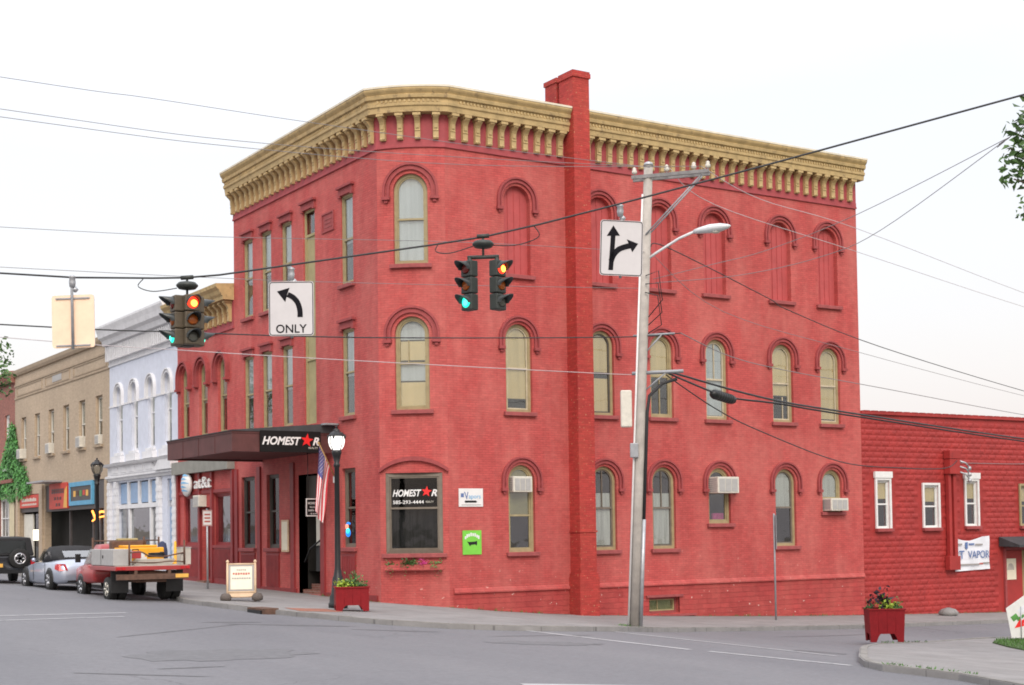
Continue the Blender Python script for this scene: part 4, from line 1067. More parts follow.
mb = MB(); mb.box(FR_L, -37.1, -27.0, -.25, -.05, 3.35, 4.6); mb.box(FR_L, -41.9, -37.8, -.25, -.05, 3.4, 4.3); mb.build('sign_band', M['shopdark'], tb)
mb = MB(); mb.box(FR_L, -41.8, -40.0, -.25, -.18, .4, 3.3); mb.build('door', M['door'], tb)
MB().box(FR_L, -39.5, -37.9, -.2, -.19, .9, 3.3).build('shop_window', M['glassdark'], tb)
mb = MB()
for u in (-29.7, -28.6, -33.4): mb.box(FR_L, u-.06, u+.06, -.3, -.2, .3, 3.33)
mb.box(FR_L, -37.1, -27.0, -.3, -.2, .3, .7); mb.build('shopfront_frame', M['shopdark'], tb)
MB().box(FR_L, -29.7, -27.0, -.27, -.26, .7, 3.33).build('shop_window', M['glassdark'], tb)
MB().box(FR_L, -29.0, -27.4, -.6, -.5, .9, 2.4).build('display_shelf', M['ply'], tb)
t = empty('shop_sign', FR_L(-34.5, 0, 3.5), 'red shop sign with dark lettering and a gold edge on the tan building', 'sign')
MB().box(FR_L, -36.1, -33.0, -.048, .04, 3.45, 4.68).build('panel', M['signalredsign'], t)
MB().poly(FR_L, [(-33.6, 3.5), (-33.4, 4.3), (-33.02, 4.5), (-33.02, 3.48)], .04, .05).build('gold_edge', M['shopgold'], t)
for z, a, b in ((4.3, -35.7, -33.5), (3.95, -35.3, -33.9), (3.65, -35.0, -34.1)):
    k = int((b-a)/.36)
    for i in range(k):
        u = a+(i+.5)*(b-a)/k; h = .11 if z > 4.1 else .07
        MB().ring(FR_L, outline(u, .26, z-h, z+h), outline(u, .1, z-h*.4, z+h*.4), .04, .052).build('letter_shape', M['black'], t)
t = empty('shop_sign', FR_L(-30.8, 0, 3.5), 'blue framed sign with a dark face on the tan building', 'sign')
MB().ring(FR_L, outline(-30.8, 3.7, 3.55, 4.62), outline(-30.8, 3.3, 3.75, 4.42), -.048, .06).build('frame', M['shopblue'], t)
MB().box(FR_L, -32.45, -29.15, -.048, .02, 3.75, 4.42).build('panel', M['shopdark'], t)
for i, m in enumerate(('shopgold', 'rust', 'ivy', 'signalredsign', 'shopgold')): MB().box(FR_L, -32.0+.5*i, -31.66+.5*i, .02, .03, 3.95+.04*(i % 2), 4.22).build('letter_shape', M[m], t)
t = empty('shop_sign', FR_L(-39.9, 0, 3.5), 'small red sign with white lettering beside the ivy', 'sign')
MB().box(FR_L, -41.7, -38.1, -.048, .05, 3.62, 4.26).build('panel', M['signalredsign'], t)
for z, n_, h in ((4.02, 9, .09), (3.78, 12, .05)):
    for i in range(n_): MB().box(FR_L, -41.3+2.9*i/n_, -41.3+2.9*(i+.7)/n_, .05, .058, z-h, z+h*(.6+.4*(i % 2))).build('letter_shape', M['offwhite'], t)
tag(MB().box(FR_L, -39.7, -38.2, -.17, -.1, 1.95, 2.5).build('lit_panel', M['neonwhite'], None, origin=FR_L(-39, -.1, 1.95)), 'glowing white panel in the doorway below the small red sign', 'lit sign')
mb = MB(); mb.tube([FR_L(-29.6, -.15, 3.25), FR_L(-29.2, -.15, 2.95), FR_L(-28.9, -.15, 3.15), FR_L(-28.2, -.15, 3.2), FR_L(-27.3, -.15, 3.15)], .05); mb.tube([FR_L(-29.6, -.15, 2.8), FR_L(-29.1, -.15, 2.9), FR_L(-28.6, -.15, 2.95), FR_L(-27.6, -.15, 3.0)], .035)
tag(mb.build('neon_sign', M['neonorange'], None, origin=FR_L(-28.5, -.15, 2.8)), 'orange neon tube sign glowing in the dark storefront window', 'neon sign')
aircon(FR_L, -28.05, 6.17, .6, .42, -.2, .12, 'white air conditioner in the tan building window nearest the white building')
aircon(FR_L, -30.65, 6.17, .7, .5, -.2, .22, 'white air conditioner in the second tan building window from the white building')
aircon(FR_L, -35.85, 6.17, .7, .5, -.2, .22, 'white air conditioner in the fourth tan building window from the white building')
aircon(FR_L, -41.1, 6.17, .7, .5, -.2, .3, 'white air conditioner beside the ivy on the tan building')
mb = MB(); mb.box(FR_L, -37.0, -34.0, .0, .9, 4.72, 4.8); tag(mb.build('awning_lamp', M['metal'], None, origin=FR_L(-35.5, .4, 4.72)), 'pale metal light hood jutting over the red shop sign', 'light fitting')

# brown brick building at the end
ob = empty('row_building', (LX, 48, .8), 'brown brick building with pale yellow shopfront at the far left edge', 'building')
oy = [44.6, 47.3, 50.0]
body(ob, 42.902, 56, 10.9, [outline(-y, 1.0, 5.8, 8.7) for y in oy]+[outline(-45.1, 2.2, 2.1, 4.2)], M['oldbrick'])
for y in oy: window(ob, FR_L, -y, 1.0, 5.8, 8.7, fm='white', shades=((.4, 1, 'curtain', 'curtain'),), sillm='white', fw=.12)
MB().sheet(FR_L, [(-56, .2), (-56, 5.0), (-42.91, 5.0), (-42.91, .2)], [outline(-45.1, 2.2, 2.1, 4.2)], .04).build('shopfront', M['yellowfront'], ob, fixn=False)
window(ob, FR_L, -45.1, 2.2, 2.1, 4.2, fm='white', gl='glassdark', mull=((-.17, 0, 1), (.17, 0, 1)), deep=.05, shades=((0, 1, 'curtain', 'curtain'),), name='shop_window')
mb = MB(); sweep(mb, [(LX, 56), (LX, 42.91)], [(0, 10.3), (.2, 10.32), (.3, 10.6), (.34, 10.9), (-.1, 10.95), (-.1, 10.3)]); sweep(mb, [(LX, 56), (LX, 42.91)], [(.04, 5.0), (.2, 5.02), (.22, 5.2), (.0, 5.25)]); mb.build('cornice', M['oldbrick'], ob)

# dark gabled roof behind
hb = empty('house', (6, 66, .8), 'house with a dark gabled roof behind the tan building', 'house')
MB().box(WORLD, 4.2, 8.2, -84, -72, .2, 12.6).build('wall', M['tandark'], hb)
MB().loft([[(3.9, 71.5, 12.5), (8.5, 71.5, 12.5), (6.2, 71.5, 14.4)], [(3.9, 84.5, 12.5), (8.5, 84.5, 12.5), (6.2, 84.5, 14.4)]]).build('roof', M['slate'], hb)

# ivy
mb = MB(); IV = [(47.5, 4.3), (47, 5.3), (45.8, 5.9), (44.4, 7.2), (43.6, 8.2), (42.8, 7.9), (42.2, 6.9), (41.4, 6.0), (40.3, 5.2), (39.4, 4.7), (39.6, 4.35), (42, 4.2), (43, 4.0), (44.5, 4.3)]
n = 0
while n < 5200:
    y, z = random.uniform(39.2, 47.5), random.uniform(3.9, 8.3)
    if inside(y+random.gauss(0, .12), z+random.gauss(0, .12), IV): mb.leaf((LX-random.uniform(.02, .13), y, z), random.uniform(.08, .20), flat=(-1, 0, .35), aspect=.9); n += 1
tag(mb.build('ivy', M['ivy'], None, origin=(LX-.1, 43.5, 4.2), fixn=False), 'bright green ivy climbing in a peak over the tan and brown brick fronts', 'ivy')

# ------------------------------------------------------------------ red metal clad building down the hill
rb = empty('side_building', (22, 0, -1.1), 'long low bright red building clad in pressed metal block siding, downhill of the corner building', 'building')
RX0, RX2, RT = RX1+.002, 44., 5.95
rw = [(17.48, .62, 1.98, 3.66), (19.91, .74, 1.98, 3.50), (22.07, .62, 2.02, 3.66), (25.2, .8, 2.0, 3.5)]
hs = [outline(a, b, c, d) for a, b, c, d in rw]+[outline(24.5, 1.5, -1.2, 1.2)]
mb = MB().sheet(FR_R, [(RX0, -3), (RX0, RT), (RX2, RT), (RX2, -3)], hs, -.04, .25)
mb.add([(RX0, 0, -3), (RX2, 0, -3), (RX2, 12, -3), (RX0, 12, -3), (RX0, 0, RT), (RX2, 0, RT), (RX2, 12, RT), (RX0, 12, RT)], [[1, 2, 6, 5], [2, 3, 7, 6]])
# pressed block courses: real raised blocks in the sheet metal
bw, bh = .40, .195
for r in range(int((RT+1.6)/bh)):
    z0 = -1.6+r*bh; off = (r % 2)*bw/2
    for c in range(int(15.5/bw)+1):
        a = RX0+.01-off+c*bw; b = a+bw
        a, b = max(a, RX0+.005), b
        if b > 32 or b-a < .1: continue
        if any(p-q/2-.1 < b and p+q/2+.1 > a and s_-.08 < z0+bh and e_+.1 > z0 for p, q, s_, e_ in rw+[(24.5, 1.6, -2, 1.3)]): continue
        k = .07
        q = [(a+.004, z0+.004), (b-.004, z0+.004), (b-.004, z0+bh-.004), (a+.004, z0+bh-.004)]; i_ = [(a+k, z0+k), (b-k, z0+k), (b-k, z0+bh-k), (a+k, z0+bh-k)]
        oo = -.018+random.uniform(-.006, .006)
        mb.add([FR_R(u, -.038, z) for u, z in q]+[FR_R(u, oo, z) for u, z in i_], [[0, 1, 5, 4], [1, 2, 6, 5], [2, 3, 7, 6], [3, 0, 4, 7], [4, 5, 6, 7]])
mb.build('wall', M['siding'], rb, fixn=False)
MB().add([(RX0, .9, -2), (RX2, .9, -2), (RX2, .9, RT-.2), (RX0, .9, RT-.2)], [[0, 1, 2, 3]]).build('interior', M['room'], rb, fixn=False)
mb = MB(); mb.box(FR_R, RX0, RX2, -.3, .05, RT, RT+.10)
for i in range(40): mb.box(FR_R, RX0+.15+.4*i, RX0+.40+.4*i, -.25, .06, RT+.10, RT+.13)
mb.build('parapet_cap', M['siding'], rb)
MB().add([(RX0, .3, RT-.1), (RX2, .3, RT-.1), (RX2, 12, RT-.1), (RX0, 12, RT-.1)], [[0, 1, 2, 3]]).build('roof', M['roof'], rb, fixn=False)
MB().loft([[(16.6, 2.5, RT-.1), (16.6, 9, RT-.1), (16.6, 5.5, 7.2)], [(19.0, 2.5, RT-.1), (19.0, 9, RT-.1), (19.0, 5.5, RT)]]).build('roof_hump', M['slate'], rb)
for i, (a, b, c, d) in enumerate(rw):
    W = window(rb, FR_R, a, b, c, d, fm='white' if i < 3 else 'frame', shades=((.6, 1, 'skytint', 'sky_tint_blind'),), fw=.04, deep=.05, sillm='hood')
    mb = MB(); mb.ring(FR_R, outline(a, b+.16, c-.03, d+.08), outline(a, b, c, d), -.03, .03)
    if i in (0, 2): mb.box(FR_R, a-b/2-.12, a+b/2+.12, -.03, .06, d+.08, d+.30)
    mb.build('casing', M['white' if i < 3 else 'frame'], W)
W = MB().ring(FR_R, outline(24.5, 1.5, -1.2, 1.2), outline(24.5, 1.3, -1.2, 1.1), -.2, .04).build('doorway', M['hood'], rb)
MB().box(FR_R, 23.86, 24.9, -.16, -.1, -1.2, 1.08).build('door', M['siding'], W)
MB().box(FR_R, 24.9, 25.14, -.2, -.16, -1.2, 1.08).build('side_light', M['tanpanel'], W)
MB().add([FR_R(23.5, 0, 1.6), FR_R(26.2, 0, 1.6), FR_R(26.2, .9, 1.30), FR_R(23.5, .9, 1.30), FR_R(23.5, 0, 1.25), FR_R(26.2, 0, 1.25), FR_R(26.2, .9, 1.22), FR_R(23.5, .9, 1.22)], [[0, 1, 2, 3], [3, 2, 6, 7], [0, 3, 7, 4], [1, 5, 6, 2], [4, 7, 6, 5]]).build('door_hood', M['slate'], W)
W = MB().box(FR_R, 23.9, 24.52, -.1, -.075, .0, .78).build('door_poster', M['aface'], W)
MB().poly(FR_R, [(24.21+.2*math.cos(PI*i/9), .36+.25*math.sin(PI*i/9)) for i in range(10)], -.075, -.07).build('poster_mark', M['ply'], W)
mb = MB(); mb.box(FR_R, 20.6, 21.2, .0, .30, 4.45, 4.75); mb.box(FR_R, 20.62, 21.15, 0, .28, 3.9, 4.44); mb.box(FR_R, 20.66, 20.80, .0, .16, .9, 3.9); mb.box(FR_R, 20.92, 21.08, .0, .16, .9, 3.9); mb.box(FR_R, 20.55, 21.12, 0, .22, .45, .95)
dk = mb.build('service_duct', M['siding'], rb, bevel=.01)
MB().box(FR_R, 20.81, 20.915, .0, .05, .95, 3.9).build('conduit', M['hood'], dk)
for i in range(3):
    mb = MB().tube([FR_R(21.1, .2, 4.4-.2*i), FR_R(21.35, .35, 4.3-.2*i), FR_R(21.5, .4, 4.15-.22*i)], .03); mb.lathe(FR_R(21.5, .4, 4.1-.22*i), [(.02, -.08), (.07, -.05), (.07, .05), (.02, .08)], 10); mb.build('insulator', M['metal'], dk)
# banner on the red building
t = empty('banner', FR_R(21.97, .05, .36), 'white vinyl banner with blue lettering tied to the red metal siding', 'banner')
mb = MB(); n = 14; vs = []
for i in range(n+1):
    for j in range(7):
        f = i/n; u = 21.02+1.9*f; zt = 1.60-.13*math.sin(PI*min(1, f*1.3))*.9+.10*max(0, f-.5); zb = .38+.06*f
        vs.append(FR_R(u, .03+.02*math.sin(f*9+j)+.015*math.cos(f*17), zb+(zt-zb)*j/6))
mb.add(vs, [[7*i+j, 7*i+7+j, 7*i+8+j, 7*i+j+1] for i in range(n) for j in range(6)]); mb.build('vinyl', M['bannerw'], t, fixn=False)
txt(FR_R, 'T', 21.36, .99, .30, .075, M['textblue'], t, 'lettering', 0, .28, .01); txt(FR_R, 'VAPOR', 22.28, .99, .28, .075, M['textblue'], t, 'lettering', 0, 1.15, 0)
MB().poly(FR_R, [(21.55, 1.42), (21.69, 1.44), (21.69, 1.22), (21.62, 1.16), (21.55, 1.24)], .072, .08).build('drop_shape', M['textblue'], t)
for a, b, z, m in ((21.75, 22.05, 1.36, 'textblue'), (21.1, 21.4, 1.36, 'textgrey'), (22.1, 22.5, 1.34, 'textgrey'), (21.25, 22.3, .62, 'textgrey'), (22.3, 22.5, .64, 'textred'), (22.5, 22.85, .66, 'textgrey')): MB().box(FR_R, a, b, .07, .076, z-.03, z+.03).build('small_lettering', M[m], t)
tag(MB().lathe((17.3+2.2, -1.0, gz(19.5, -1)), [(.3, 0), (.36, .1), (.25, .22), (.05, .28)], 9).build('rock', M['concrete'], None, origin=(19.5, -1, gz(19.5, -1))), 'pale boulder on the sidewalk in front of the red siding', 'rock')
# ------------------------------------------------------------------ signs on the walls
t = empty('wall_sign', FR_R(.72, .03, 2.78), 'small white wall sign with blue lettering and a black bar by the corner window', 'sign')
MB().box(FR_R, .32, 1.12, .004, .03, 2.78, 3.30).build('panel', M['white'], t)
txt(FR_R, 'V', .56, 3.10, .22, .031, M['textblue'], t, 'lettering', -.1, .14, .01); txt(FR_R, 'apors', .84, 3.08, .13, .031, M['logoblue'], t, 'lettering', 0, .4)
MB().box(FR_R, .38, .48, .03, .036, 3.05, 3.16).build('emblem', M['textblue'], t)
MB().poly(FR_R, [(.5, 2.92), (.53, 2.895), (.88, 2.895), (.92, 2.92), (.88, 2.955), (.53, 2.955)], .03, .036).build('black_bar', M['black'], t)
MB().box(FR_R, .4, 1.05, .03, .034, 2.82, 2.84).build('small_lettering', M['textgrey'], t)
t = empty('wall_sign', FR_R(.74, .03, 1.41), 'lime green wall sign with white arched lettering and a black animal silhouette', 'sign')
MB().box(FR_R, .43, 1.05, .004, .03, 1.41, 2.10).build('panel', M['green'], t)
for i in range(8):
    a = -.7+1.4*i/7; u = .74+.34*math.sin(a); z = 1.62+.36*math.cos(a); MB().box(FR_R, u-.026, u+.022, .03, .036, z-.045, z+.04+.015*(i % 2)).build('letter_shape', M['white'], t)
MB().poly(FR_R, [(.56, 1.79), (.63, 1.77), (.84, 1.78), (.90, 1.80), (.90, 1.70), (.87, 1.66), (.85, 1.70), (.70, 1.69), (.66, 1.65), (.63, 1.70), (.60, 1.75)], .03, .036).build('animal_silhouette', M['black'], t)
t = empty('notice_board', FR_L(-7.72, .03, 1.5), 'narrow tan notice board on the pier left of the entrance', 'notice board')
MB().box(FR_L, -8.0, -7.46, .062, .10, 1.5, 2.53).build('board', M['aframe'], t); MB().box(FR_L, -7.94, -7.52, .1, .105, 1.56, 2.47).build('paper', M['aface'], t)
FH = Fr(0, 4.7, 1, 0)
t = empty('hanging_sign', (-2.0, 4.7, 2.6), 'black hanging sign with white border and lettering beside the flag', 'sign')
MB().box(FH, -2.28, -1.72, -.02, .02, 2.60, 3.14).build('panel', M['blacksign'], t)
MB().ring(FH, outline(-2.0, .56, 2.6, 3.14), outline(-2.0, .50, 2.63, 3.11), -.024, .026).build('border', M['white'], t)
txt(FH, 'HOMESTAR', -2.0, 3.0, .07, .021, M['white'], t, 'lettering', .2, .44, .01); txt(FH, 'REALTY', -2.0, 2.88, .05, .021, M['white'], t, 'lettering', 0, .3); txt(FH, '585-293', -2.0, 2.78, .055, .021, M['white'], t, 'lettering', 0, .42); txt(FH, '4444', -2.0, 2.68, .05, .021, M['white'], t, 'lettering', 0, .3)
MB().tube([(-2.2, 4.7, 3.13), (-2.2, 4.7, 4.57)], .012, 6).tube([(-1.8, 4.7, 3.13), (-1.8, 4.7, 4.57)], .012, 6).build('hanger', M['black'], t)
t = empty('neon_sign', FR_L(-3.28, -.05, 2.0), 'small round blue cyan and coral glowing ornament in the window beside the lamp post', 'ornament')
MB().lathe(FR_L(-3.3, .0, 2.08), [(.02, -.04), (.11, -.03), (.125, 0), (.11, .03), (.02, .04)], 16, 'x').build('blue_disc', M['ornblue'], t)
MB().lathe(FR_L(-3.26, .03, 2.14), [(.02, -.04), (.075, -.03), (.09, 0), (.075, .03), (.02, .04)], 16, 'x').build('cyan_disc', M['orncyan'], t)
MB().lathe(FR_L(-3.3, .04, 2.27), [(.02, -.03), (.08, -.02), (.09, 0), (.08, .02), (.02, .03)], 14, 'x').build('coral_disc', M['ornorange'], t)
MB().tube([FR_L(-3.3, .04, 2.33), FR_L(-3.22, .04, 2.38), FR_L(-3.1, .04, 2.35)], .03, 6).build('tail', M['ornblue'], t)
# flower box under the corner window
t = empty('flower_box', FR_C(CL/2, .12, 1.0), 'red flower trough with trailing green plants and a pink bloom under the corner window', 'flower box')
MB().box(FR_C, .2, CL-.2, .0, .2, 1.0, 1.16).build('trough', M['red'], t)
for (u, w_, n, dz, m, nm) in ((.35, .12, 60, .0, 'leaf', 'foliage'), (.85, .2, 170, .07, 'leafdark', 'foliage'), (1.0, .12, 80, .1, 'leaf', 'foliage'), (1.62, .15, 90, .0, 'leaf', 'foliage'), (1.26, .09, 70, .05, 'pink', 'flowers')):
    mb = MB()
    for i in range(n):
        p = FR_C(u+random.gauss(0, w_*.6), .14+random.gauss(0, .06), 1.16+dz*.3+random.gauss(0, .06)); mb.leaf(p, random.uniform(.05, .10))
    mb.build(nm, M[m], t, fixn=False)
mb = MB()
for u in (.4, .8, 1.6, 1.7):
    for i in range(16): p = FR_C(u+random.gauss(0, .03), .22+random.gauss(0, .02), 1.12-random.uniform(0, .32)); mb.leaf(p, random.uniform(.03, .06))
mb.build('trailing_stems', M['leaf'], t, fixn=False)
aircon(FR_L, -15.25, 3.12, .6, .42, -.2, .3, 'white air conditioner over the phone shop door')

# flag
t = empty('flag', (LX, 4.1, 3.71), 'American flag hanging from a slanted pole beside the entrance', 'flag')
a, b = Vector((LX, 4.1, 3.71)), Vector((-2.36, 3.56, 4.74))
MB().tube([a, b], .022).lathe(b, [(.01, -.04), (.045, 0), (.01, .05)], 10).build('pole', M['brass'], t)
MB().box(FR_L, -4.18, -4.02, 0, .06, 3.6, 3.8).build('bracket', M['white'], t)
def flagpt(h, f):
    """h along the hoist (0 at the tip), f along the fly"""
    p = b+(a-b)*(.03+.62*h)
    fall = f*1.72+.22*f*(1-h); sway = .05*math.sin(6*h+3*f)*f
    q = p+Vector((-.10*f*(1-h)+.14*h*-f+sway, .10*math.sin(9*h+2.2*f)*min(1, f*2)+.05*f, -fall))
    q.x += -.16*h*f; return q
mb = MB(); NH, NF = 26, 26
vs = [flagpt(i/NH, j/NF) for i in range(NH+1) for j in range(NF+1)]
for i in range(NH):
    for j in range(NF):
        st = i//2; m = 2 if (st < 7 and j < NF*.4) else (0 if st % 2 == 0 else 1)
        k = i*(NF+1)+j; mb.add([vs[k], vs[k+1], vs[k+NF+2], vs[k+NF+1]], [[0, 1, 2, 3]], None, m, True)
cl = mb.build('cloth', [M['flagred'], M['flagwhite'], M['flagblue']], t, fixn=False)
mb = MB()
for r in range(9):
    for c in range(6 if r % 2 == 0 else 5):
        h = (r+1)/10*7/13; f = (c+(.5 if r % 2 == 0 else 1))/6*.38; p = flagpt(h, f); du = (flagpt(h, f+.01)-p).normalized(); dv = (flagpt(h+.01, f)-p).normalized(); nn = du.cross(dv)
        for s_ in (1, -1): mb.add([p+nn*.006*s_+(du*math.cos(PI*i/5)+dv*math.sin(PI*i/5))*(.02 if i % 2 == 0 else .009) for i in range(10)], [list(range(10))])
mb.build('stars', M['flagwhite'], cl, fixn=False)

# ------------------------------------------------------------------ street lamps
def lamp(x, y, label, lit):
    z = gz(x, y); t = empty('street_lamp', (x, y, z), label, 'street lamp', 'black ornamental street lamps'); c = (x, y, z); t.scale = (.82, .82, 1.0 if lit else .93)
    mb = MB().lathe(c, [(.30, 0), (.30, .12), (.27, .14), (.26, .30), (.21, .36), (.17, .75), (.13, .82), (.11, .95), (.095, 1.0), (.075, 3.55), (.10, 3.58), (.10, 3.64), (.075, 3.66), (.13, 3.85), (.155, 3.92), (.15, 3.98), (.06, 4.0)], 20)
    mb.build('post', M['black'], t)
    g = MB().lathe(c, [(.09, 3.985), (.17, 4.02), (.225, 4.10), (.25, 4.20), (.25, 4.28), (.22, 4.36)], 16).build('globe', M['lens'] if lit else M['glassdark'], t)
    mb = MB().lathe(c, [(.27, 4.335), (.275, 4.36), (.20, 4.43), (.11, 4.47), (.10, 4.51), (.05, 4.53), (.03, 4.55), (.045, 4.58), (.01, 4.61)], 8, smooth=False)
    for k in range(4):
        q = 2*PI*k/4+.3; mb.tube([(x+.16*math.cos(q), y+.16*math.sin(q), z+3.99), (x+.24*math.cos(q), y+.24*math.sin(q), z+4.12), (x+.262*math.cos(q), y+.262*math.sin(q), z+4.34)], .015, 5)
    for k in range(4): q = PI/4+PI/2*k; mb.lathe((x+.27*math.cos(q), y+.27*math.sin(q), z+4.32), [(.01, -.06), (.035, -.02), (.035, .03), (.01, .06)], 8)
    mb.build('lantern_cage', M['black'], t)
lamp(-4.62, -2.35, 'black ornamental street lamp with lit white lantern beside the entrance canopy', True)
lamp(-5.45, 15.3, 'unlit black ornamental street lamp farther down beside the tan building', False)

# ------------------------------------------------------------------ planters
def planter(x, y, w_, d_, h, taper, rz, label, plants):
    z = gz(x, y)+.004; t = empty('planter', (x, y, z), label, 'planter', 'red wooden planters', rz)
    mb = MB(); l = h*.26
    def P(u, v, zz): k = 1-taper*(1-zz/h); return (u*k, v*k, zz)
    hw, hd = w_/2, d_/2
    for s_ in (-1, 1):
        # long faces with an arched cut-out between two feet
        pts = [(-hw, 0), (-hw*.66, 0), (-hw*.5, l*.75), (-hw*.4, l), (hw*.4, l), (hw*.5, l*.75), (hw*.66, 0), (hw, 0), (hw, h), (-hw, h)]
        mb.loft([[P(u, s_*hd, zz) for u, zz in pts], [P(u, s_*(hd-.035), zz) for u, zz in pts]])
        pts = [(-hd+.036, 0), (-hd*.66, 0), (-hd*.5, l*.75), (-hd*.4, l), (hd*.4, l), (hd*.5, l*.75), (hd*.66, 0), (hd-.036, 0), (hd-.036, h), (-hd+.036, h)]
        mb.loft([[P(s_*hw, u, zz) for u, zz in pts], [P(s_*(hw-.035), u, zz) for u, zz in pts]])
    mb.build('box', M['planter'], t, local=True)
    for k in range(1, 4):
        u = -hw+2*hw*k/4
        for s_ in (-1, 1): a_, b_ = P(u, s_*(hd+.002), h*.3), P(u, s_*(hd+.002), h-.03); MB().tube([a_, b_], .004, 4).build('board_joint', M['planter'], t, local=True)
    mb = MB(); F = Fr(0, 0, 1, 0); mb.box(F, -hw-.025, hw+.025, hd-.04, hd+.025, h+.001, h+.035); mb.box(F, -hw-.025, hw+.025, -hd-.025, -hd+.04, h+.001, h+.035); mb.box(F, -hw-.025, -hw+.04, -hd+.041, hd-.041, h+.001, h+.035); mb.box(F, hw-.04, hw+.025, -hd+.041, hd-.041, h+.001, h+.035)
    mb.build('rim', M['planter'], t, local=True)
    MB().box(F, -hw+.04, hw-.04, -hd+.04, hd-.04, h-.06, h-.02).build('soil', M['soil'], t, local=True)
    for (u, v, r, hh, n, s_, m, nm) in plants:
        mb = MB()
        for i in range(n):
            mb.leaf((u+random.gauss(0, r*.5), v+random.gauss(0, r*.4), h+abs(random.gauss(0, hh*.55))), s_*random.uniform(.6, 1.2))
        if hh > .25:
            for k in range(3): MB().tube([(u+(k-1)*.05, v, h-.03), (u+(k-1)*.12, v, h+hh*.9)], [.012, .006], 5).build('stem', M['leafdark'], t, local=True)
        mb.build(nm, M[m], t, local=True, fixn=False)
planter(-4.86, -3.6, .80, .72, .56, 0, math.radians(-22), 'red wooden planter with lime and green plants beside the lit street lamp',
        [(-.18, 0, .2, .16, 160, .11, 'yellowleaf', 'lime_plant'), (.08, .05, .22, .26, 220, .10, 'leaf', 'leafy_plant'), (.25, -.2, .1, .1, 60, .07, 'leafdark', 'trailing_plant'), (.1, 0, .06, .4, 40, .05, 'leafdark', 'shrub')])
planter(6.28, -10.42, .86, .78, .78, .08, math.radians(-36), 'red tapered planter with dark leaved plants on the kerb of the near corner',
        [(.1, 0, .22, .16, 240, .09, 'yellowleaf', 'lime_plant'), (-.02, .0, .12, .42, 60, .2, 'darkleaf', 'dark_plant'), (-.3, .05, .08, .3, 34, .13, 'darkleaf', 'dark_plant'), (.3, -.1, .12, .16, 90, .08, 'leaf', 'leafy_plant'), (-.38, -.1, .08, .1, 40, .07, 'leafdark', 'trailing_plant')])

# ------------------------------------------------------------------ sandwich board
x, y = -5.95, .75; t = empty('sandwich_board', (x, y, gz(x, y)+.003), 'tan sandwich board with cream face and ball topped posts standing by the kerb', 'sign', None, math.radians(-24))
F = Fr(0, 0, 1, 0)
for s_, nm in ((1, 'front'), (-1, 'back')):
    lean = lambda z: (.26*(1-z/1.02)+.02)*s_
    mb = MB()
    for u in (-.36, .36):
        mb.tube([(u, -lean(0), 0), (u, -lean(1.0), 1.0)], .03, 6); mb.lathe((u, -lean(1.04), 1.04), [(.01, -.05), (.04, -.02), (.045, .01), (.01, .05)], 10)
    for z in (.12, .24, .97): mb.tube([(-.36, -lean(z), z), (.36, -lean(z), z)], .028, 6)
    mb.loft([[(-.36, -lean(.1)-.008, .1), (.36, -lean(.1)-.008, .1), (.36, -lean(.26)-.008, .26), (-.36, -lean(.26)-.008, .26)], [(-.36, -lean(.1)+.008, .1), (.36, -lean(.1)+.008, .1), (.36, -lean(.26)+.008, .26), (-.36, -lean(.26)+.008, .26)]])
    fr_ = mb.build('frame', M['aframe'], t, local=True)
    q = lambda u0, u1, z0, z1, d: [(u0, -lean(z0)-d*s_, z0), (u1, -lean(z0)-d*s_, z0), (u1, -lean(z1)-d*s_, z1), (u0, -lean(z1)-d*s_, z1)]
    MB().loft([q(-.33, .33, .27, .95, .0), q(-.33, .33, .27, .95, .012)]).build('border', M['textgrey'], fr_, local=True)
    fc = MB().loft([q(-.28, .28, .31, .91, .013), q(-.28, .28, .31, .91, .022)]).build('board', M['aface'], t, local=True)
    if s_ == 1:
        for z, a_, h_, m, n_ in ((.82, .13, .02, 'textgrey', 5), (.72, .23, .028, 'textred', 7), (.60, .25, .022, 'textgrey', 8)):
            for i in range(n_):
                u = -a_+2*a_*(i+.5)/n_; MB().loft([q(u-a_/n_*.7, u+a_/n_*.7, z-h_*(1 if i % 3 else .7), z+h_, .0225), q(u-a_/n_*.7, u+a_/n_*.7, z-h_*(1 if i % 3 else .7), z+h_, .027)]).build('letter_shape', M[m], fc, local=True)
for u in (-.40, .42): MB().lathe((u, -.28, 0), [(.06, .0), (.14, .03), (.15, .12), (.10, .20), (.03, .22)], 10).build('sandbag', M['sandbag'], t, local=True)

# ------------------------------------------------------------------ sign posts
x, y = 10.5, -2.0; z = gz(x, y); t = empty('sign_post', (x, y, z), 'grey steel sign post with its sign plate seen edge on against the red wall', 'sign post')
MB().tube([(x, y, z-.02), (x, y, z+3.3)], .03, 6).build('post', M['greymetal'], t)
FE = Fr(x, y, .58, .81); MB().box(FE, -.22, .22, .032, .045, z+2.2, z+3.25).build('sign_plate', M['greymetal'], t)
x, y = -4.0, 8.4; z = gz(x, y); t = empty('sign_post', (x, y, z), 'parking sign with red lettering on a thin post in front of the phone shop', 'sign post')
MB().tube([(x, y, z-.02), (x, y, z+2.55)], .035, 6).build('post', M['metal'], t)
FP = Fr(x, y, .9, -.3); pl = MB().box(FP, -.15, .15, .036, .05, z+2.0, z+2.5).build('sign_plate', M['white'], t)
MB().ring(FP, outline(0, .29, z+2.01, z+2.49), outline(0, .26, z+2.03, z+2.47), .05, .054).build('border', M['textred'], pl)
for zz in (2.36, 2.25, 2.14): MB().box(FP, -.09, .09, .05, .054, z+zz-.025, z+zz+.025).build('lettering', M['textred'], pl)
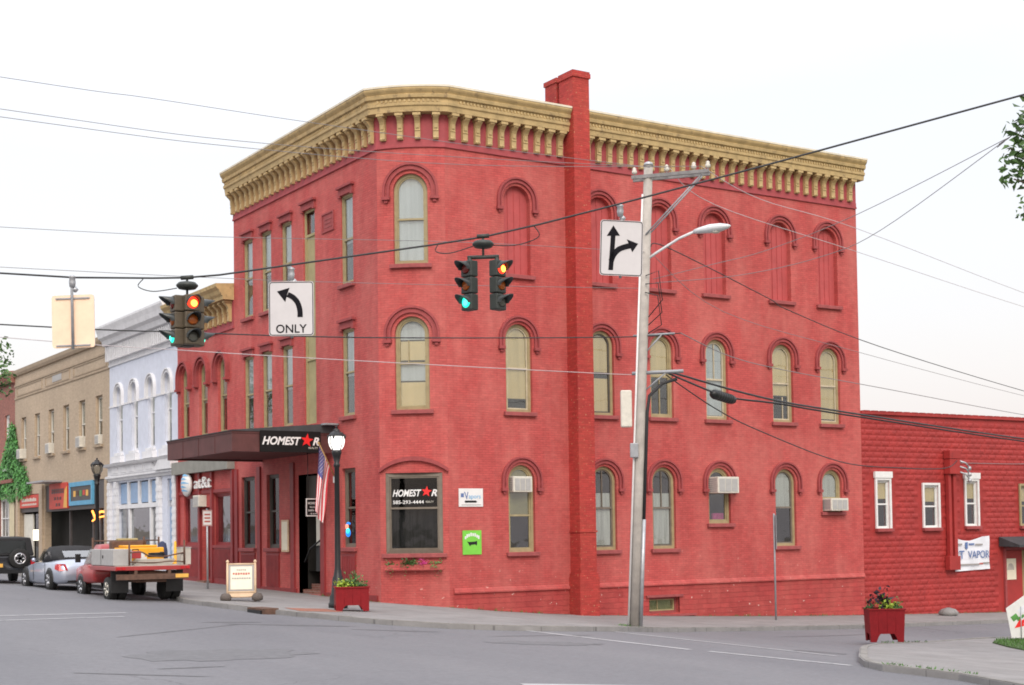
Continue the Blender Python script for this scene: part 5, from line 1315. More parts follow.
# yard sign
x, y = 11.2, -10.69; z = gz(x, y); t = empty('yard_sign', (x, y, z), 'tilted white yard sign with blue and green writing and a red arrow on the lawn', 'sign', None, 0)
FY = Fr(x, y, .84, -.54)
rot = lambda u, v, zc=.62: (u*math.cos(.62)-v*math.sin(.62), z+zc+u*math.sin(.62)+v*math.cos(.62))
R_ = lambda u0, u1, v0, v1: [rot(u0, v0), rot(u1, v0), rot(u1, v1), rot(u0, v1)]
MB().poly(FY, [(-.35, z+.08), (.75, z+.10), (.78, z+1.72), (-.48, z+.86)], 0, .02).build('board', M['white'], t)
MB().poly(FY, R_(-.05, .9, .12, .26), .02, .026).build('blue_lettering', M['bannerw'], t); MB().poly(FY, R_(-.2, .02, .02, .09), .02, .026).build('green_lettering', M['ivy'], t); MB().poly(FY, R_(-.30, -.12, .08, .22), .02, .026).build('green_lettering', M['ivy'], t)
MB().poly(FY, [(-.27, z+.34), (.0, z+.40), (-.03, z+.47), (.5, z+.78), (.46, z+.86), (-.08, z+.54), (-.1, z+.62)], .02, .026).build('red_arrow', M['signred'], t)
MB().tube([FY(-.1, .04, z-.05), FY(-.1, .04, z+.9)], .012, 5).tube([FY(.5, .04, z-.05), FY(.5, .04, z+.9)], .012, 5).build('stake', M['metal'], t)

# ------------------------------------------------------------------ utility pole
px_, py_ = .91, -7.36; pz = gz(px_, py_); t = empty('utility_pole', (px_, py_, pz), 'weathered wooden utility pole with crossarm and street light in front of the red building', 'utility pole')
tip = Vector((1.10, -8.0, 10.9)); base = Vector((px_, py_, pz-.1)); ax = lambda k: base+(tip-base)*k
zk = lambda z: (z-base.z)/(tip.z-base.z)
MB().tube([base, ax(.3), ax(.6), tip], [.122, .12, .116, .108], 14).build('shaft', M['wood'], t)
xa = [Vector((.86, -7.66, 10.62)), Vector((2.18, -9.0, 10.66))]
dv = (xa[1]-xa[0]).normalized(); sd_ = Vector((dv.y, -dv.x, 0)).normalized()
mb = MB()
for s_ in (-.15, .15):
    q = [xa[0]+sd_*s_, xa[1]+sd_*s_]; mb.loft([[p+sd_*a_+Vector((0, 0, c_)) for a_, c_ in ((-.03, -.042), (.03, -.042), (.03, .042), (-.03, .042))] for p in q])
mb.build('crossarm', M['xarm'], t)
mb = MB(); mb.tube([ax(zk(9.2))+sd_*.13, xa[0]+dv*1.7+Vector((0, 0, -.06))+sd_*.1], .02, 5); mb.tube([ax(zk(9.2))-sd_*.13, xa[0]+dv*1.7+Vector((0, 0, -.06))-sd_*.1], .02, 5); mb.build('brace', M['greymetal'], t)
for k in (.03, .45, .8, .98):
    p = xa[0]+(xa[1]-xa[0])*k+Vector((0, 0, .06)); MB().lathe(p, [(.015, 0), (.015, .05), (.06, .06), (.065, .12), (.04, .16), (.05, .19), (.01, .22)], 10).build('insulator', M['offwhite'], t)
MB().lathe(tip, [(.13, 0), (.10, .07), (.03, .1)], 12).build('cap', M['metal'], t)
la = [ax(zk(8.6)), Vector((1.25, -8.1, 8.78)), Vector((1.52, -8.6, 9.05)), Vector((1.70, -8.95, 9.17))]
arm = MB().tube(la, .033, 8).build('lamp_arm', M['lamphead'], t)
d_ = (Vector((2.15, -9.75, 9.22))-la[3]).normalized(); w_ = Vector((d_.y, -d_.x, 0)).normalized(); mb = MB(); secs = []
for k, hw, h0, h1 in ((0, .05, -.05, .05), (.15, .10, -.07, .08), (.42, .16, -.10, .11), (.68, .15, -.10, .09), (.86, .08, -.06, .04), (.92, .02, -.02, .01)):
    c = la[3]+d_*k; secs.append([c+w_*hw*math.cos(q)+Vector((0, 0, (h1 if math.sin(q) > 0 else -h0)*math.sin(q))) for q in [2*PI*i/12 for i in range(12)]])
hd = mb.loft(secs, smooth=True).build('lamp_head', M['lamphead'], arm)
c = la[3]+d_*.55; MB().lathe((c.x, c.y, c.z-.10), [(.02, -.03), (.08, -.02), (.11, 0), (.02, .03)], 12).build('lens', M['offwhite'], arm)
for zz, ln in ((5.86, 1.02), (6.78, .78)):
    p = ax(zk(zz)); q = p+Vector((.62, -.78, 0)).normalized()*ln
    mb = MB().tube([p-Vector((.62, -.78, 0)).normalized()*.25, q], .045 if zz < 6 else .025, 4); mb.tube([ax(zk(zz-.5)), p+(q-p)*.6], .02, 5); mb.build('extension_arm', M['greymetal'], t)
FPo = Fr(px_+.05, py_-.2, .84, -.54); 
MB().box(FPo, -.40, -.13, -.1, .12, 4.55, 5.45).build('equipment_box', M['offwhite'], t, bevel=.03); MB().box(FPo, -.2, .0, .1, .22, 3.80, 4.15).build('meter_box', M['greymetal'], t, bevel=.02)
rn = Vector((.84, -.54, 0)); fw = Vector((-.54, -.84, 0))
mb = MB().tube([base+rn*.15+fw*.05+Vector((0, 0, .05)), ax(zk(2.3))+rn*.15+fw*.05], .05, 8); mb.build('riser_guard', M['metal'], t)
mb = MB().tube([ax(zk(2.3))+rn*.15+fw*.05, ax(zk(4.9))+rn*.15+fw*.05, ax(zk(5.3))+rn*.19+fw*.06, ax(zk(5.6))+rn*.5+fw*.06, ax(zk(5.7))+rn*.85+fw*.05], .04, 8); mb.build('riser_cable', M['wire'], t)
mb = MB().tube([base-rn*.145+fw*.05+Vector((0, 0, .05)), ax(zk(4.4))-rn*.14+fw*.05, ax(zk(10.2))-rn*.125+fw*.05], .025, 8); mb.build('conduit', M['white'], t)
mb = MB()
for i in range(3): mb.tube([ax(zk(8.2-.2*i))+fw*.15, ax(zk(8.3-.3*i))+rn*.3+fw*.25, ax(zk(7.6-.3*i))+rn*.42+fw*.2, ax(zk(7.2-.2*i))+rn*.1+fw*.15], .014, 5)
mb.build('loose_wires', M['wire'], t)

# ------------------------------------------------------------------ overhead wires
WIRES = [
 ('span_wire', 'taut black wire carrying the traffic signals and lane signs', 'wire', .018, [(-14.31, -8.51, 6.89), (-13.42, -10.13, 6.63), (-12.29, -10.98, 6.58), (-11.8, -11.29, 6.58), (-11.3, -11.61, 6.62), (-8.19, -13.61, 7.09), (-7.41, -14.12, 7.22), (-6.62, -14.75, 7.41), (-5.55, -15.57, 7.71), (-3.79, -17.3, 8.21), (-1.09, -20.61, 8.99)], 3),
 ('utility_wire', 'highest wire crossing the sky at upper left to the pole top', 'wiregrey', .007, [(-14.19, -8.0, 10.67), (-11.32, -8.0, 10.7), (-8.11, -8.0, 10.7), (-3.17, -8.0, 10.75), (1.03, -8.15, 10.82)], 1),
 ('utility_wire', 'upper one of the close pair of wires at upper left', 'wiregrey', .007, [(-14.28, -8.4, 9.95), (-9.61, -8.4, 9.98), (-4.21, -8.4, 10.33), (1.5, -8.3, 10.84)], 1),
 ('utility_wire', 'lower one of the close pair of wires at upper left', 'wiregrey', .007, [(-14.38, -8.8, 9.69), (-9.77, -8.8, 9.74), (-4.45, -8.8, 10.05), (2.05, -8.85, 10.82)], 1),
 ('utility_wire', 'thin wire crossing just under the third floor windows of the main street side', 'wiregrey', .006, [(-14.1, -7.6, 7.93), (-9.84, -7.6, 8.16), (-4.02, -7.6, 8.61), (1.05, -7.95, 8.79)], 1),
 ('utility_wire', 'thin dark wire running from the left turn sign level to the pole', 'wiregrey', .006, [(-11.6, -7.6, 7.25), (-6.31, -7.6, 7.49), (.48, -7.6, 7.92), (1.01, -7.89, 7.92)], 1),
 ('utility_wire', 'dark wire running behind the signals to the small upper arm of the pole', 'wire', .014, [(-14.1, -7.6, 6.08), (-10.66, -7.6, 6.15), (-6.32, -7.6, 6.3), (.45, -7.6, 6.72), (1.6, -8.5, 6.78)], 1),
 ('utility_wire', 'pale cable sagging across the second floor windows to the pole', 'wirepale', .008, [(-14.1, -7.6, 5.84), (-10.64, -7.6, 5.79), (-6.57, -7.6, 5.78), (.52, -7.48, 5.83), (.97, -7.75, 5.86)], 1),
 ('utility_wire', 'wire continuing right from the small upper arm of the pole past the second floor', 'wiregrey', .012, [(1.6, -8.5, 6.78), (4.6, -6.92, 6.53), (8.71, -4.79, 6.56), (15.38, -1.93, 6.63), (27.75, 2.05, 6.42)], 2),
 ('utility_wire', 'upper pale wire descending right from the crossarm into the sky', 'wirepale', .009, [(2.05, -8.85, 10.82), (5.19, -7.47, 10.65), (11.78, -4.58, 11.06), (24.37, -.73, 10.65)], 2),
 ('utility_wire', 'lower pale wire descending right from the crossarm into the sky', 'wirepale', .009, [(1.5, -8.3, 10.84), (3.54, -7.6, 10.29), (11.79, -4.55, 10.36), (24.38, -.71, 10.13)], 2),
 ('utility_wire', 'upper wire rising right from the pole toward the tree branch', 'wiregrey', .008, [(1.18, -8.01, 8.13), (1.86, -9.4, 8.32), (2.63, -10.49, 8.55), (2.91, -13.07, 8.92), (2.31, -17.46, 9.44), (2.08, -18.5, 9.59)], 2),
 ('utility_wire', 'lower wire rising right from the pole toward the tree branch', 'wiregrey', .008, [(1.22, -8.03, 8.04), (2.09, -10.12, 7.97), (2.95, -11.87, 8.18), (2.97, -13.68, 8.46), (2.28, -17.43, 9.38), (2.08, -18.51, 9.7)], 2),
 ('utility_wire', 'dark twisted wire sloping down right from the pole under the street light', 'wire', .014, [(1.15, -7.95, 8.93), (1.92, -7.69, 9.02), (7.43, -5.25, 8.54), (8.62, -4.81, 8.34), (14.62, -2.69, 7.86), (26.91, 1.37, 7.28)], 2),
 ('utility_wire', 'thin wire sloping down right from the pole below the twisted wire', 'wiregrey', .008, [(1.15, -7.95, 8.79), (4.74, -6.47, 7.79), (13.37, -3.06, 7.55), (26.91, 1.37, 7.09)], 2),
 ('telephone_cable', 'upper thick black cable sagging right from the lower arm of the pole', 'wire', .028, [(1.5, -8.2, 5.86), (4.89, -7.64, 5.43), (9.18, -6.22, 5.31), (21.92, -2.47, 5.05)], 2),
 ('telephone_cable', 'lower thick black cable with the splice case hanging on it', 'wire', .026, [(1.45, -8.2, 5.82), (2.86, -8.13, 5.44), (3.99, -7.66, 5.36), (6.02, -7.17, 5.33), (9.33, -6.08, 5.25), (22.08, -2.34, 4.97)], 2),
 ('service_drop', 'thin black cable drooping from the pole to the duct on the red metal building', 'wire', .016, [(1.44, -8.1, 5.8), (3.45, -7.54, 5.1), (5.58, -6.86, 4.62), (10.31, -5.1, 3.95), (14.06, -3.93, 3.87), (18.0, -2.3, 3.98), (21.1, -.2, 4.4)], 0),
 ('service_drop', 'thin grey cable leaving the duct of the red metal building to the right', 'wiregrey', .012, [(21.1, -.25, 4.3), (23.5, -1.2, 4.25), (25.5, -1.3, 4.4)], 2)]
def smooth_path(P, k=6):
    P = [Vector(p) for p in P]; o = []
    for i in range(len(P)-1):
        a, b, c, d = P[max(i-1, 0)], P[i], P[i+1], P[min(i+2, len(P)-1)]
        for j in range(k):
            s_ = j/k; o.append(.5*((2*b)+(c-a)*s_+(2*a-5*b+4*c-d)*s_*s_+(3*b-a-3*c+d)*s_**3))
    return o+[P[-1]]
for nm, lab, m, r, P, ext in WIRES:
    P = [Vector(p) for p in P]
    if ext & 1: d = (P[0]-P[1]).normalized(); P = [P[0]+d*14+Vector((0, 0, .2))]+P
    if ext & 2: d = (P[-1]-P[-2]).normalized(); P = P+[P[-1]+d*14+Vector((0, 0, .2))]
    Q = P if nm == 'span_wire' else smooth_path(P)
    o = MB().tube(Q, r, 5).build(nm, M[m], None, origin=tuple(P[len(P)//2]), fixn=False); tag(o, lab, 'wire', 'overhead wires')
# splice case
a, b = Vector((2.86, -8.13, 5.40)), Vector((3.99, -7.66, 5.31)); d = (b-a).normalized(); mb = MB()
mb.tube([a+d*.0, a+d*.06, a+d*.12, b-d*.12, b-d*.05, b], [.03, .10, .12, .12, .10, .03], 12); o = mb.build('splice_case', M['black'], None, origin=tuple(a)); tag(o, 'black ribbed splice case hanging on the thick cable right of the pole', 'splice case')
mb = MB()
for k in range(7): mb.tube([a+d*(.18+.13*k), a+d*(.22+.13*k)], .128, 12)
mb.build('rib', M['wire'], o, local=False)

# ------------------------------------------------------------------ traffic signals
def head(parent, cx, cy, z0, ang, lit, housing='signal'):
    """one three lens signal head; its face looks along local -Y turned by ang"""
    T = Matrix.Rotation(ang, 3, 'Z')
    P = lambda x, y, z: (cx+(T @ Vector((x, y, 0))).x, cy+(T @ Vector((x, y, 0))).y, z0+z)
    class L:
        bow = None
        def __call__(s, u, o, z): return P(u, -o, z)
    fr = L(); mb = MB()
    for k in range(3): mb.box(fr, -.13, .13, -.08, .10, .295*k+.004, .295*k+.288)
    h = mb.build('signal_head', M[housing], parent, bevel=.02)
    cols_ = [('greencore', 'greenlit') if lit == 'green' else ('greenoff',)*2, ('amber',)*2, ('redcore', 'redlit') if lit == 'red' else ('redoff',)*2]
    for k in range(3):
        zc = .295*k+.148
        MB().lathe(P(0, 0, zc), [(.02, -.135), (.07, -.125), (.102, -.102)], 20, 'y', T=T).build('lens', M[cols_[k][1]], h)
        if cols_[k][0] != cols_[k][1]: MB().lathe(P(.015, 0, zc-.015), [(.005, -.15), (.04, -.146), (.06, -.132)], 14, 'y', T=T).build('lamp_glow', M[cols_[k][0]], h)
        n = 18; vs = []
        for r in (.118, .110):
            for i in range(n+1):
                q = math.radians(-12)+math.radians(204)*i/n; dep = .10+.07+.17*max(0, math.sin(q))
                vs += [P(r*math.cos(q), -.10, zc+r*math.sin(q)), P(r*math.cos(q), -dep, zc+r*math.sin(q)-.02*dep)]
        m_ = 2*(n+1); fs = []
        for i in range(n): a_ = 2*i; fs += [[a_, a_+1, a_+3, a_+2], [m_+a_+2, m_+a_+3, m_+a_+1, m_+a_], [a_+1, m_+a_+1, m_+a_+3, a_+3]]
        MB().add(vs, fs, None, 0, True).build('visor', M['visor'], h, fixn=False)
    return h
def hanger(t, x, y, zw, z1):
    mb = MB().tube([(x, y, zw), (x, y, z1)], .022, 8); mb.lathe((x, y, zw-.14), [(.03, -.08), (.15, -.055), (.19, -.01), (.19, .015), (.15, .055), (.03, .08)], 18)
    mb.tube([(x-.09, y+.06, zw), (x+.09, y-.06, zw+.01)], .04, 6); mb.build('hanger', M['signal'], t)
x, y = -11.78, -11.29; t = empty('traffic_signal', (x, y, 5.35), 'four way traffic signal cluster at left, red in front and green to the left', 'traffic signal', 'hanging traffic signals')
hanger(t, x, y, 6.58, 6.2); z0 = 5.37; A0 = math.radians(0)
for k, lit in ((0, 'red'), (-1, 'green'), (1, 'green'), (2, 'red')):
    a_ = A0+k*PI/2; head(t, x+.17*math.sin(a_), y-.17*math.cos(a_), z0, a_, lit, 'signalbrown')
MB().box(Fr(x, y, math.cos(A0), math.sin(A0)), -.09, .09, -.09, .09, 5.36, 6.26).build('core', M['signal'], t)
mb = MB().tube(smooth_path([(x-.65, y+.42, 6.57), (x-.72, y+.47, 6.44), (x-.5, y+.33, 6.35), (x-.15, y+.1, 6.40)]), .009, 5); mb.build('feed_cable', M['wire'], t)
x, y = -7.41, -14.12; t = empty('traffic_signal', (x, y, 5.95), 'two traffic signal heads on a short bar, green facing left and red right', 'traffic signal', 'hanging traffic signals')
hanger(t, x, y, 7.23, 6.85); ux, uy = .84, -.54
MB().tube([(x-.28*ux, y-.28*uy, 6.86), (x+.28*ux, y+.28*uy, 6.87)], .035, 8).tube([(x-.24*ux, y-.24*uy, 6.86), (x-.24*ux, y-.24*uy, 6.76)], .04, 8).tube([(x+.24*ux, y+.24*uy, 6.86), (x+.24*ux, y+.24*uy, 6.76)], .04, 8).build('crossbar', M['signal'], t)
head(t, x-.24*ux, y-.24*uy, 5.92, -PI/2+.22, 'green'); head(t, x+.24*ux, y+.24*uy, 5.92, .32, 'red')
mb = MB().tube(smooth_path([(x-.65, y+.42, 7.13), (x-.7, y+.45, 6.98), (x-.5, y+.3, 6.94), (x-.15, y+.1, 7.06)]), .01, 5); mb.tube(smooth_path([(x+.7, y-.55, 7.4), (x+.78, y-.6, 7.2), (x+.5, y-.35, 7.07), (x+.15, y-.1, 7.07)]), .01, 5); mb.build('feed_cable', M['wire'], t)

# ------------------------------------------------------------------ lane signs hung on the span wire
def span_sign(x, y, zc, w_, h, yaw, tilt, zw, label, face, back=False):
    t = empty('lane_sign', (x, y, zc-h/2), label, 'sign', 'lane signs hung on the span wire')
    c, s_ = math.cos(yaw), math.sin(yaw)
    class L:
        bow = None
        def __call__(q, u, o, z):
            a = u*math.cos(tilt)+(z-zc)*math.sin(tilt); b = zc-u*math.sin(tilt)+(z-zc)*math.cos(tilt)
            return (x+a*c+o*s_, y+a*s_-o*c, b)
    fr = L()
    def rr(w2, h2, r=.05):
        P = []
        for cx, cz, a0 in ((w2/2-r, h2/2-r, 0), (-w2/2+r, h2/2-r, 90), (-w2/2+r, -h2/2+r, 180), (w2/2-r, -h2/2+r, 270)):
            P += [(cx+r*math.cos(math.radians(a0+k*30)), zc+cz+r*math.sin(math.radians(a0+k*30))) for k in range(4)]
        return P
    MB().poly(fr, rr(w_, h), -.008, .006).build('plate', M['signwhite'], t)
    MB().poly(fr, rr(w_, h), -.012, -.0085).build('back', M['signback'], t)
    MB().ring(fr, rr(w_-.02, h-.02), rr(w_-.045, h-.045, .04), .006, .009).build('border', M['signblack'], t)
    for P in face(w_, h, zc): MB().poly(fr, P, .006, .010).build('arrow', M['signblack'], t)
    mb = MB().tube([fr(0, -.05, zc-h/2-.03), fr(0, -.05, zc+h/2+.05), (x-.05*s_, y+.05*c, zw)], .025, 8)
    for z in (zc-h/2+.04, zc+h/2-.06): mb.box(fr, -w_*.40, w_*.40, -.035, -.013, z-.012, z+.012)
    mb.build('bracket', M['greymetal'], t)
    mb = MB().lathe((x-.05*s_, y+.05*c, zw-.1), [(.01, -.10), (.05, -.08), (.06, .0), (.05, .08), (.07, .1), (.02, .13)], 8); mb.lathe((x-.05*s_+.05, y+.05*c, zw-.22), [(.02, -.05), (.06, 0), (.02, .05)], 8); mb.build('clamp', M['metal'], t)
    return t, fr
def band(C_, hw, n=10):
    C_ = smooth_path([(u, 0, z) for u, z in C_], 5); A = []; B = []
    for i, p in enumerate(C_):
        d = C_[min(i+1, len(C_)-1)]-C_[max(i-1, 0)]; l = math.hypot(d.x, d.z); nx, nz_ = -d.z/l*hw, d.x/l*hw
        A.append((p.x+nx, p.z+nz_)); B.append((p.x-nx, p.z-nz_))
    return A+B[::-1]
def left_only(w_, h, zc):
    f = lambda px, py: ((px-800)/230*w_, zc-(py-421)/277*h)
    return [band([f(845, 465), f(844, 430), f(833, 392), f(810, 364), f(782, 349)], .046), [f(728, 333), f(792, 315), f(780, 348), f(770, 387)]]
def straight_right(w_, h, zc):
    f = lambda px, py: ((px-170)/165*w_, zc-(py-475)/228*h)
    return [[f(121, 567), f(139, 567), f(146, 424), f(128, 424)], [f(137, 383), f(112, 428), f(163, 424)], band([f(131, 530), f(140, 505), f(158, 482), f(182, 470), f(205, 463)], .048), [f(234, 454), f(190, 438), f(212, 490)]]
yw = math.atan2(-.54, .84)
t, fr = span_sign(-10.24, -12.27, 6.01, .79, .96, yw, 0, 6.72, 'white left turn ONLY sign hanging on the span wire', left_only)
txt(fr, 'ONLY', .0, 5.66, .15, .006, M['signblack'], t, 'lettering', 0, .54, .012, depth=.004)
span_sign(-5.36, -15.42, 6.99, .76, .98, yw+.12, math.radians(2.2), 7.75, 'white sign with straight and right arrows hanging left of the utility pole', straight_right)
span_sign(-13.46, -10.2, 5.84, .76, .93, yw+PI-.05, math.radians(1), 6.62, 'lane sign seen from behind, its peach coloured back toward us', left_only)
# ------------------------------------------------------------------ vehicles (local: rear at y=0, nose at +y)
FV = Fr(0, 0, 1, 0)
def wheel(t, x, y, r, w_, name='wheel', rimm='rim'):
    s_ = 1 if x > 0 else -1
    W = MB().lathe((x, y, r), [(r*.55, -w_/2), (r*.93, -w_/2), (r, -w_/2+.03), (r, w_/2-.03), (r*.93, w_/2), (r*.55, w_/2)], 24, 'x').build(name, M['tyre'], t, local=True)
    MB().lathe((x, y, r), [(r*.60, -s_*w_*.1), (r*.62, s_*w_*.48), (r*.54, s_*w_*.52), (r*.5, s_*w_*.38), (r*.2, s_*w_*.30), (r*.17, s_*w_*.5), (.01, s_*w_*.5)], 20, 'x').build('rim', M[rimm], W, local=True)
    mb = MB()
    for k in range(5):
        q = 2*PI*k/5; mb.tube([(x+s_*w_*.42, y+r*.15*math.cos(q), r+r*.15*math.sin(q)), (x+s_*w_*.46, y+r*.55*math.cos(q), r+r*.55*math.sin(q))], .035, 5)
    mb.build('spoke', M[rimm], W, local=True)
    return W
def sec(y, hw, zb, zs, zt, tf=.72):
    zm = (zb+zs)/2
    L = [(-hw*.9, zb), (-hw, zb+.08), (-hw, zm), (-hw*.985, zs-.04), (-hw*.93, zs), (-hw*tf, zt-.02), (-hw*.35, zt)]
    return [(x, y, z) for x, z in L]+[(-x, y, z) for x, z in L[::-1]]
def arch_disc(mb, s_, x, y, r, R):
    mb.lathe((x, y, r), [(R, -s_*.06), (R, s_*.008), (.01, s_*.008)], 24, 'x')

# silver convertible
t = empty('parked_car', (-8.05, 7.5, gz(-8.05, 8.5)-.10), 'silver convertible with black soft top parked between the black off roader and the flatbed truck', 'car', 'vehicles parked along the main street', math.radians(1))
st = [(.0, .66, .36, .66, .74), (.06, .78, .28, .76, .86), (.3, .88, .22, .85, .93), (.9, .905, .2, .86, .95), (1.6, .89, .19, .83, .9), (2.4, .885, .19, .81, .88), (3.2, .89, .19, .75, .84), (3.8, .85, .2, .66, .74), (4.15, .72, .26, .55, .62), (4.28, .5, .34, .48, .52)]
MB().loft([sec(*q) for q in st], smooth=True).build('body', M['silver'], t, local=True)
mb = MB()
def topsec(y, hw, z0, z1): return [(-hw, y, z0), (-hw*.93, y, z0+(z1-z0)*.55), (-hw*.75, y, z1-.03), (-hw*.3, y, z1), (hw*.3, y, z1), (hw*.75, y, z1-.03), (hw*.93, y, z0+(z1-z0)*.55), (hw, y, z0)]
mb.loft([topsec(.66, .66, .91, .97), topsec(1.0, .74, .90, 1.20), topsec(1.5, .76, .88, 1.34), topsec(2.0, .75, .86, 1.34), topsec(2.3, .72, .86, 1.27)], smooth=True); mb.build('soft_top', M['softtop'], t, local=True)
MB().add([(-.50, .66, 1.0), (.50, .66, 1.0), (.50, .93, 1.19), (-.50, .93, 1.19)], [[0, 1, 2, 3]]).build('rear_window', M['carglass'], t, local=True, fixn=False)
MB().loft([[(-.66, 2.26, 1.23), (.66, 2.26, 1.23), (.72, 2.75, .87), (-.72, 2.75, .87)], [(-.66, 2.28, 1.24), (.66, 2.28, 1.24), (.72, 2.77, .88), (-.72, 2.77, .88)]]).build('windscreen', M['glassdark'], t, local=True)
for s_ in (-1, 1):
    MB().loft([[(s_*.728, 1.2, .93), (s_*.70, 1.45, 1.17), (s_*.69, 2.2, 1.18), (s_*.73, 2.5, .91)], [(s_*.738, 1.2, .93), (s_*.71, 1.45, 1.17), (s_*.70, 2.2, 1.18), (s_*.74, 2.5, .91)]]).build('side_window', M['glassdark'], t, local=True)
    MB().loft([[(s_*.84, .06, .60), (s_*.60, -.01, .62), (s_*.66, .03, .80), (s_*.83, .14, .80)], [(s_*.895, .34, .66), (s_*.64, -.03, .62), (s_*.68, .01, .81), (s_*.87, .36, .82)]]).build('tail_light', M['tail'], t, local=True)
    MB().lathe((s_*.95, 2.35, .92), [(.01, -.05), (.06, -.035), (.06, .035), (.01, .05)], 8, 'y').build('mirror', M['silver'], t, local=True)
    mb = MB()
    for y in (.85, 3.42): arch_disc(mb, s_, s_*.905, y, .33, .37)
    mb.build('wheel_arch', M['black'], t, local=True)
    mb = MB(); mb.tube([(s_*.90, 1.35, .3), (s_*.90, 1.35, .82)], .006, 4); mb.tube([(s_*.895, 2.6, .3), (s_*.895, 2.6, .8)], .006, 4); mb.build('door_gap', M['black'], t, local=True)
    for y in (.85, 3.42): wheel(t, s_*.84, y, .32, .22)
MB().box(FV, -.26, .26, -.0, .05, .46, .60).build('number_plate', M['white'], t, local=True); MB().box(FV, -.6, .6, -.12, -.03, .26, .36).build('rear_valance', M['black'], t, local=True)

# black off roader
t = empty('parked_car', (-9.05, 12.4, gz(-9.05, 12.6)-.12), 'black soft top off roader with a spare wheel on its tailgate at the far left', 'car', 'vehicles parked along the main street'); t.scale = (.86, .86, .84)
MB().box(FV, -.82, .82, -2.6, -.0, .50, 1.08).box(FV, -.66, .66, -3.8, -2.602, .55, 1.02).build('body', M['jeepblack'], t, local=True, bevel=.05)
MB().loft([[(-.80, .02, 1.085), (.80, .02, 1.085), (.70, .12, 1.78), (-.70, .12, 1.78)], [(-.80, 2.3, 1.085), (.80, 2.3, 1.085), (.70, 2.1, 1.84), (-.70, 2.1, 1.84)]]).build('soft_top', M['softtop'], t, local=True, bevel=.05)
MB().loft([[(-.52, .025, 1.2), (.52, .025, 1.2), (.48, .085, 1.66), (-.48, .085, 1.66)], [(-.52, .035, 1.2), (.52, .035, 1.2), (.48, .095, 1.66), (-.48, .095, 1.66)]]).build('rear_window', M['glassdark'], t, local=True)
W = MB().lathe((.22, -.14, .98), [(.18, .10), (.36, .10), (.385, .06), (.385, -.06), (.36, -.10), (.2, -.10)], 24, 'y').build('spare_wheel', M['tyre'], t, local=True)
MB().lathe((.22, -.14, .98), [(.22, .0), (.22, -.105), (.18, -.11), (.16, -.07), (.08, -.05), (.06, -.1), (.01, -.1)], 20, 'y').build('rim', M['rim'], W, local=True)
mb = MB()
for k in range(5): q = 2*PI*k/5; mb.tube([(.22+.07*math.cos(q), -.23, .98+.07*math.sin(q)), (.22+.2*math.cos(q), -.245, .98+.2*math.sin(q))], .025, 5)
mb.build('spoke', M['rim'], W, local=True)
MB().box(FV, -.82, .82, .01, .16, .42, .56).build('bumper', M['black'], t, local=True)
for s_ in (-1, 1):
    MB().box(FV, s_*.72-.07, s_*.72+.07, .002, .05, .72, .92).build('tail_light', M['tail'], t, local=True)
    MB().loft([[(s_*.82, .35, .85), (s_*.98, .35, .85), (s_*.98, 1.15, .85), (s_*.82, 1.15, .85)], [(s_*.82, .4, .92), (s_*.98, .4, .9), (s_*.98, 1.1, .9), (s_*.82, 1.1, .92)]]).build('fender', M['jeepblack'], t, local=True)
    for y in (.75, 3.1): wheel(t, s_*.76, y, .37, .25)
    MB().loft([[(s_*.785, .2, 1.2), (s_*.735, .24, 1.66), (s_*.72, 2.0, 1.70), (s_*.785, 2.1, 1.2)], [(s_*.795, .2, 1.2), (s_*.745, .24, 1.66), (s_*.73, 2.0, 1.70), (s_*.795, 2.1, 1.2)]]).build('side_window', M['glassdark'], t, local=True)
MB().box(FV, -.7, -.36, .004, .03, .66, .80).build('number_plate', M['shopgold'], t, local=True)

# flatbed truck
t = empty('flatbed_truck', (-8.02, 1.75, gz(-8.02, 2.5)-.10), 'old red flatbed truck with stake rails and grey toolbox, parked with its rear toward us', 'truck', 'vehicles parked along the main street', math.radians(-2.5)); t.scale = (.97, .97, .80)
dk = MB().box(FV, -1.02, 1.04, -2.75, -.0, 1.02, 1.16).build('deck', M['truckred'], t, local=True, bevel=.015)
MB().box(FV, -.97, .99, -2.7, -.04, 1.161, 1.175).build('deck_boards', M['ply'], dk, local=True)
MB().box(FV, -.42, .42, -5.0, -.15, .62, .98).build('chassis', M['rust'], t, local=True)
MB().box(FV, -.98, .98, -.10, .02, .72, .90).box(FV, -.5, -.42, -.1, 0, .9, 1.02).box(FV, .42, .5, -.1, 0, .9, 1.02).build('rear_bar', M['rust'], t, local=True)
MB().box(FV, .62, .98, .021, .035, .76, .88).build('number_plate', M['shopgold'], t, local=True)
for u in (-.93, -.8, .82, .96): MB().box(FV, u-.05, u+.05, .002, .03, 1.05, 1.13).build('tail_light', M['tail'], t, local=True)
for s_ in (-1, 1):
    MB().box(FV, s_*.76-.24, s_*.76+.24, -.55, -.53, .28, 1.0).build('mudflap', M['black'], t, local=True)
    wheel(t, s_*.88, 1.05, .40, .22, 'wheel', 'offwhite'); wheel(t, s_*.62, 1.05, .40, .22, 'wheel', 'black')
    wheel(t, s_*.80, 4.3, .39, .24, 'wheel', 'rim')
cab = [sec(2.82, .84, .62, 1.12, 1.16, .9), sec(2.95, .89, .55, 1.16, 1.2, .9), sec(3.9, .91, .5, 1.16, 1.2, .9), sec(4.3, .90, .5, 1.12, 1.17, .9), sec(4.95, .88, .5, 1.04, 1.10, .9), sec(5.15, .80, .55, .96, 1.02, .9)]
MB().loft(cab, smooth=True).build('cab', M['truckred'], t, local=True)
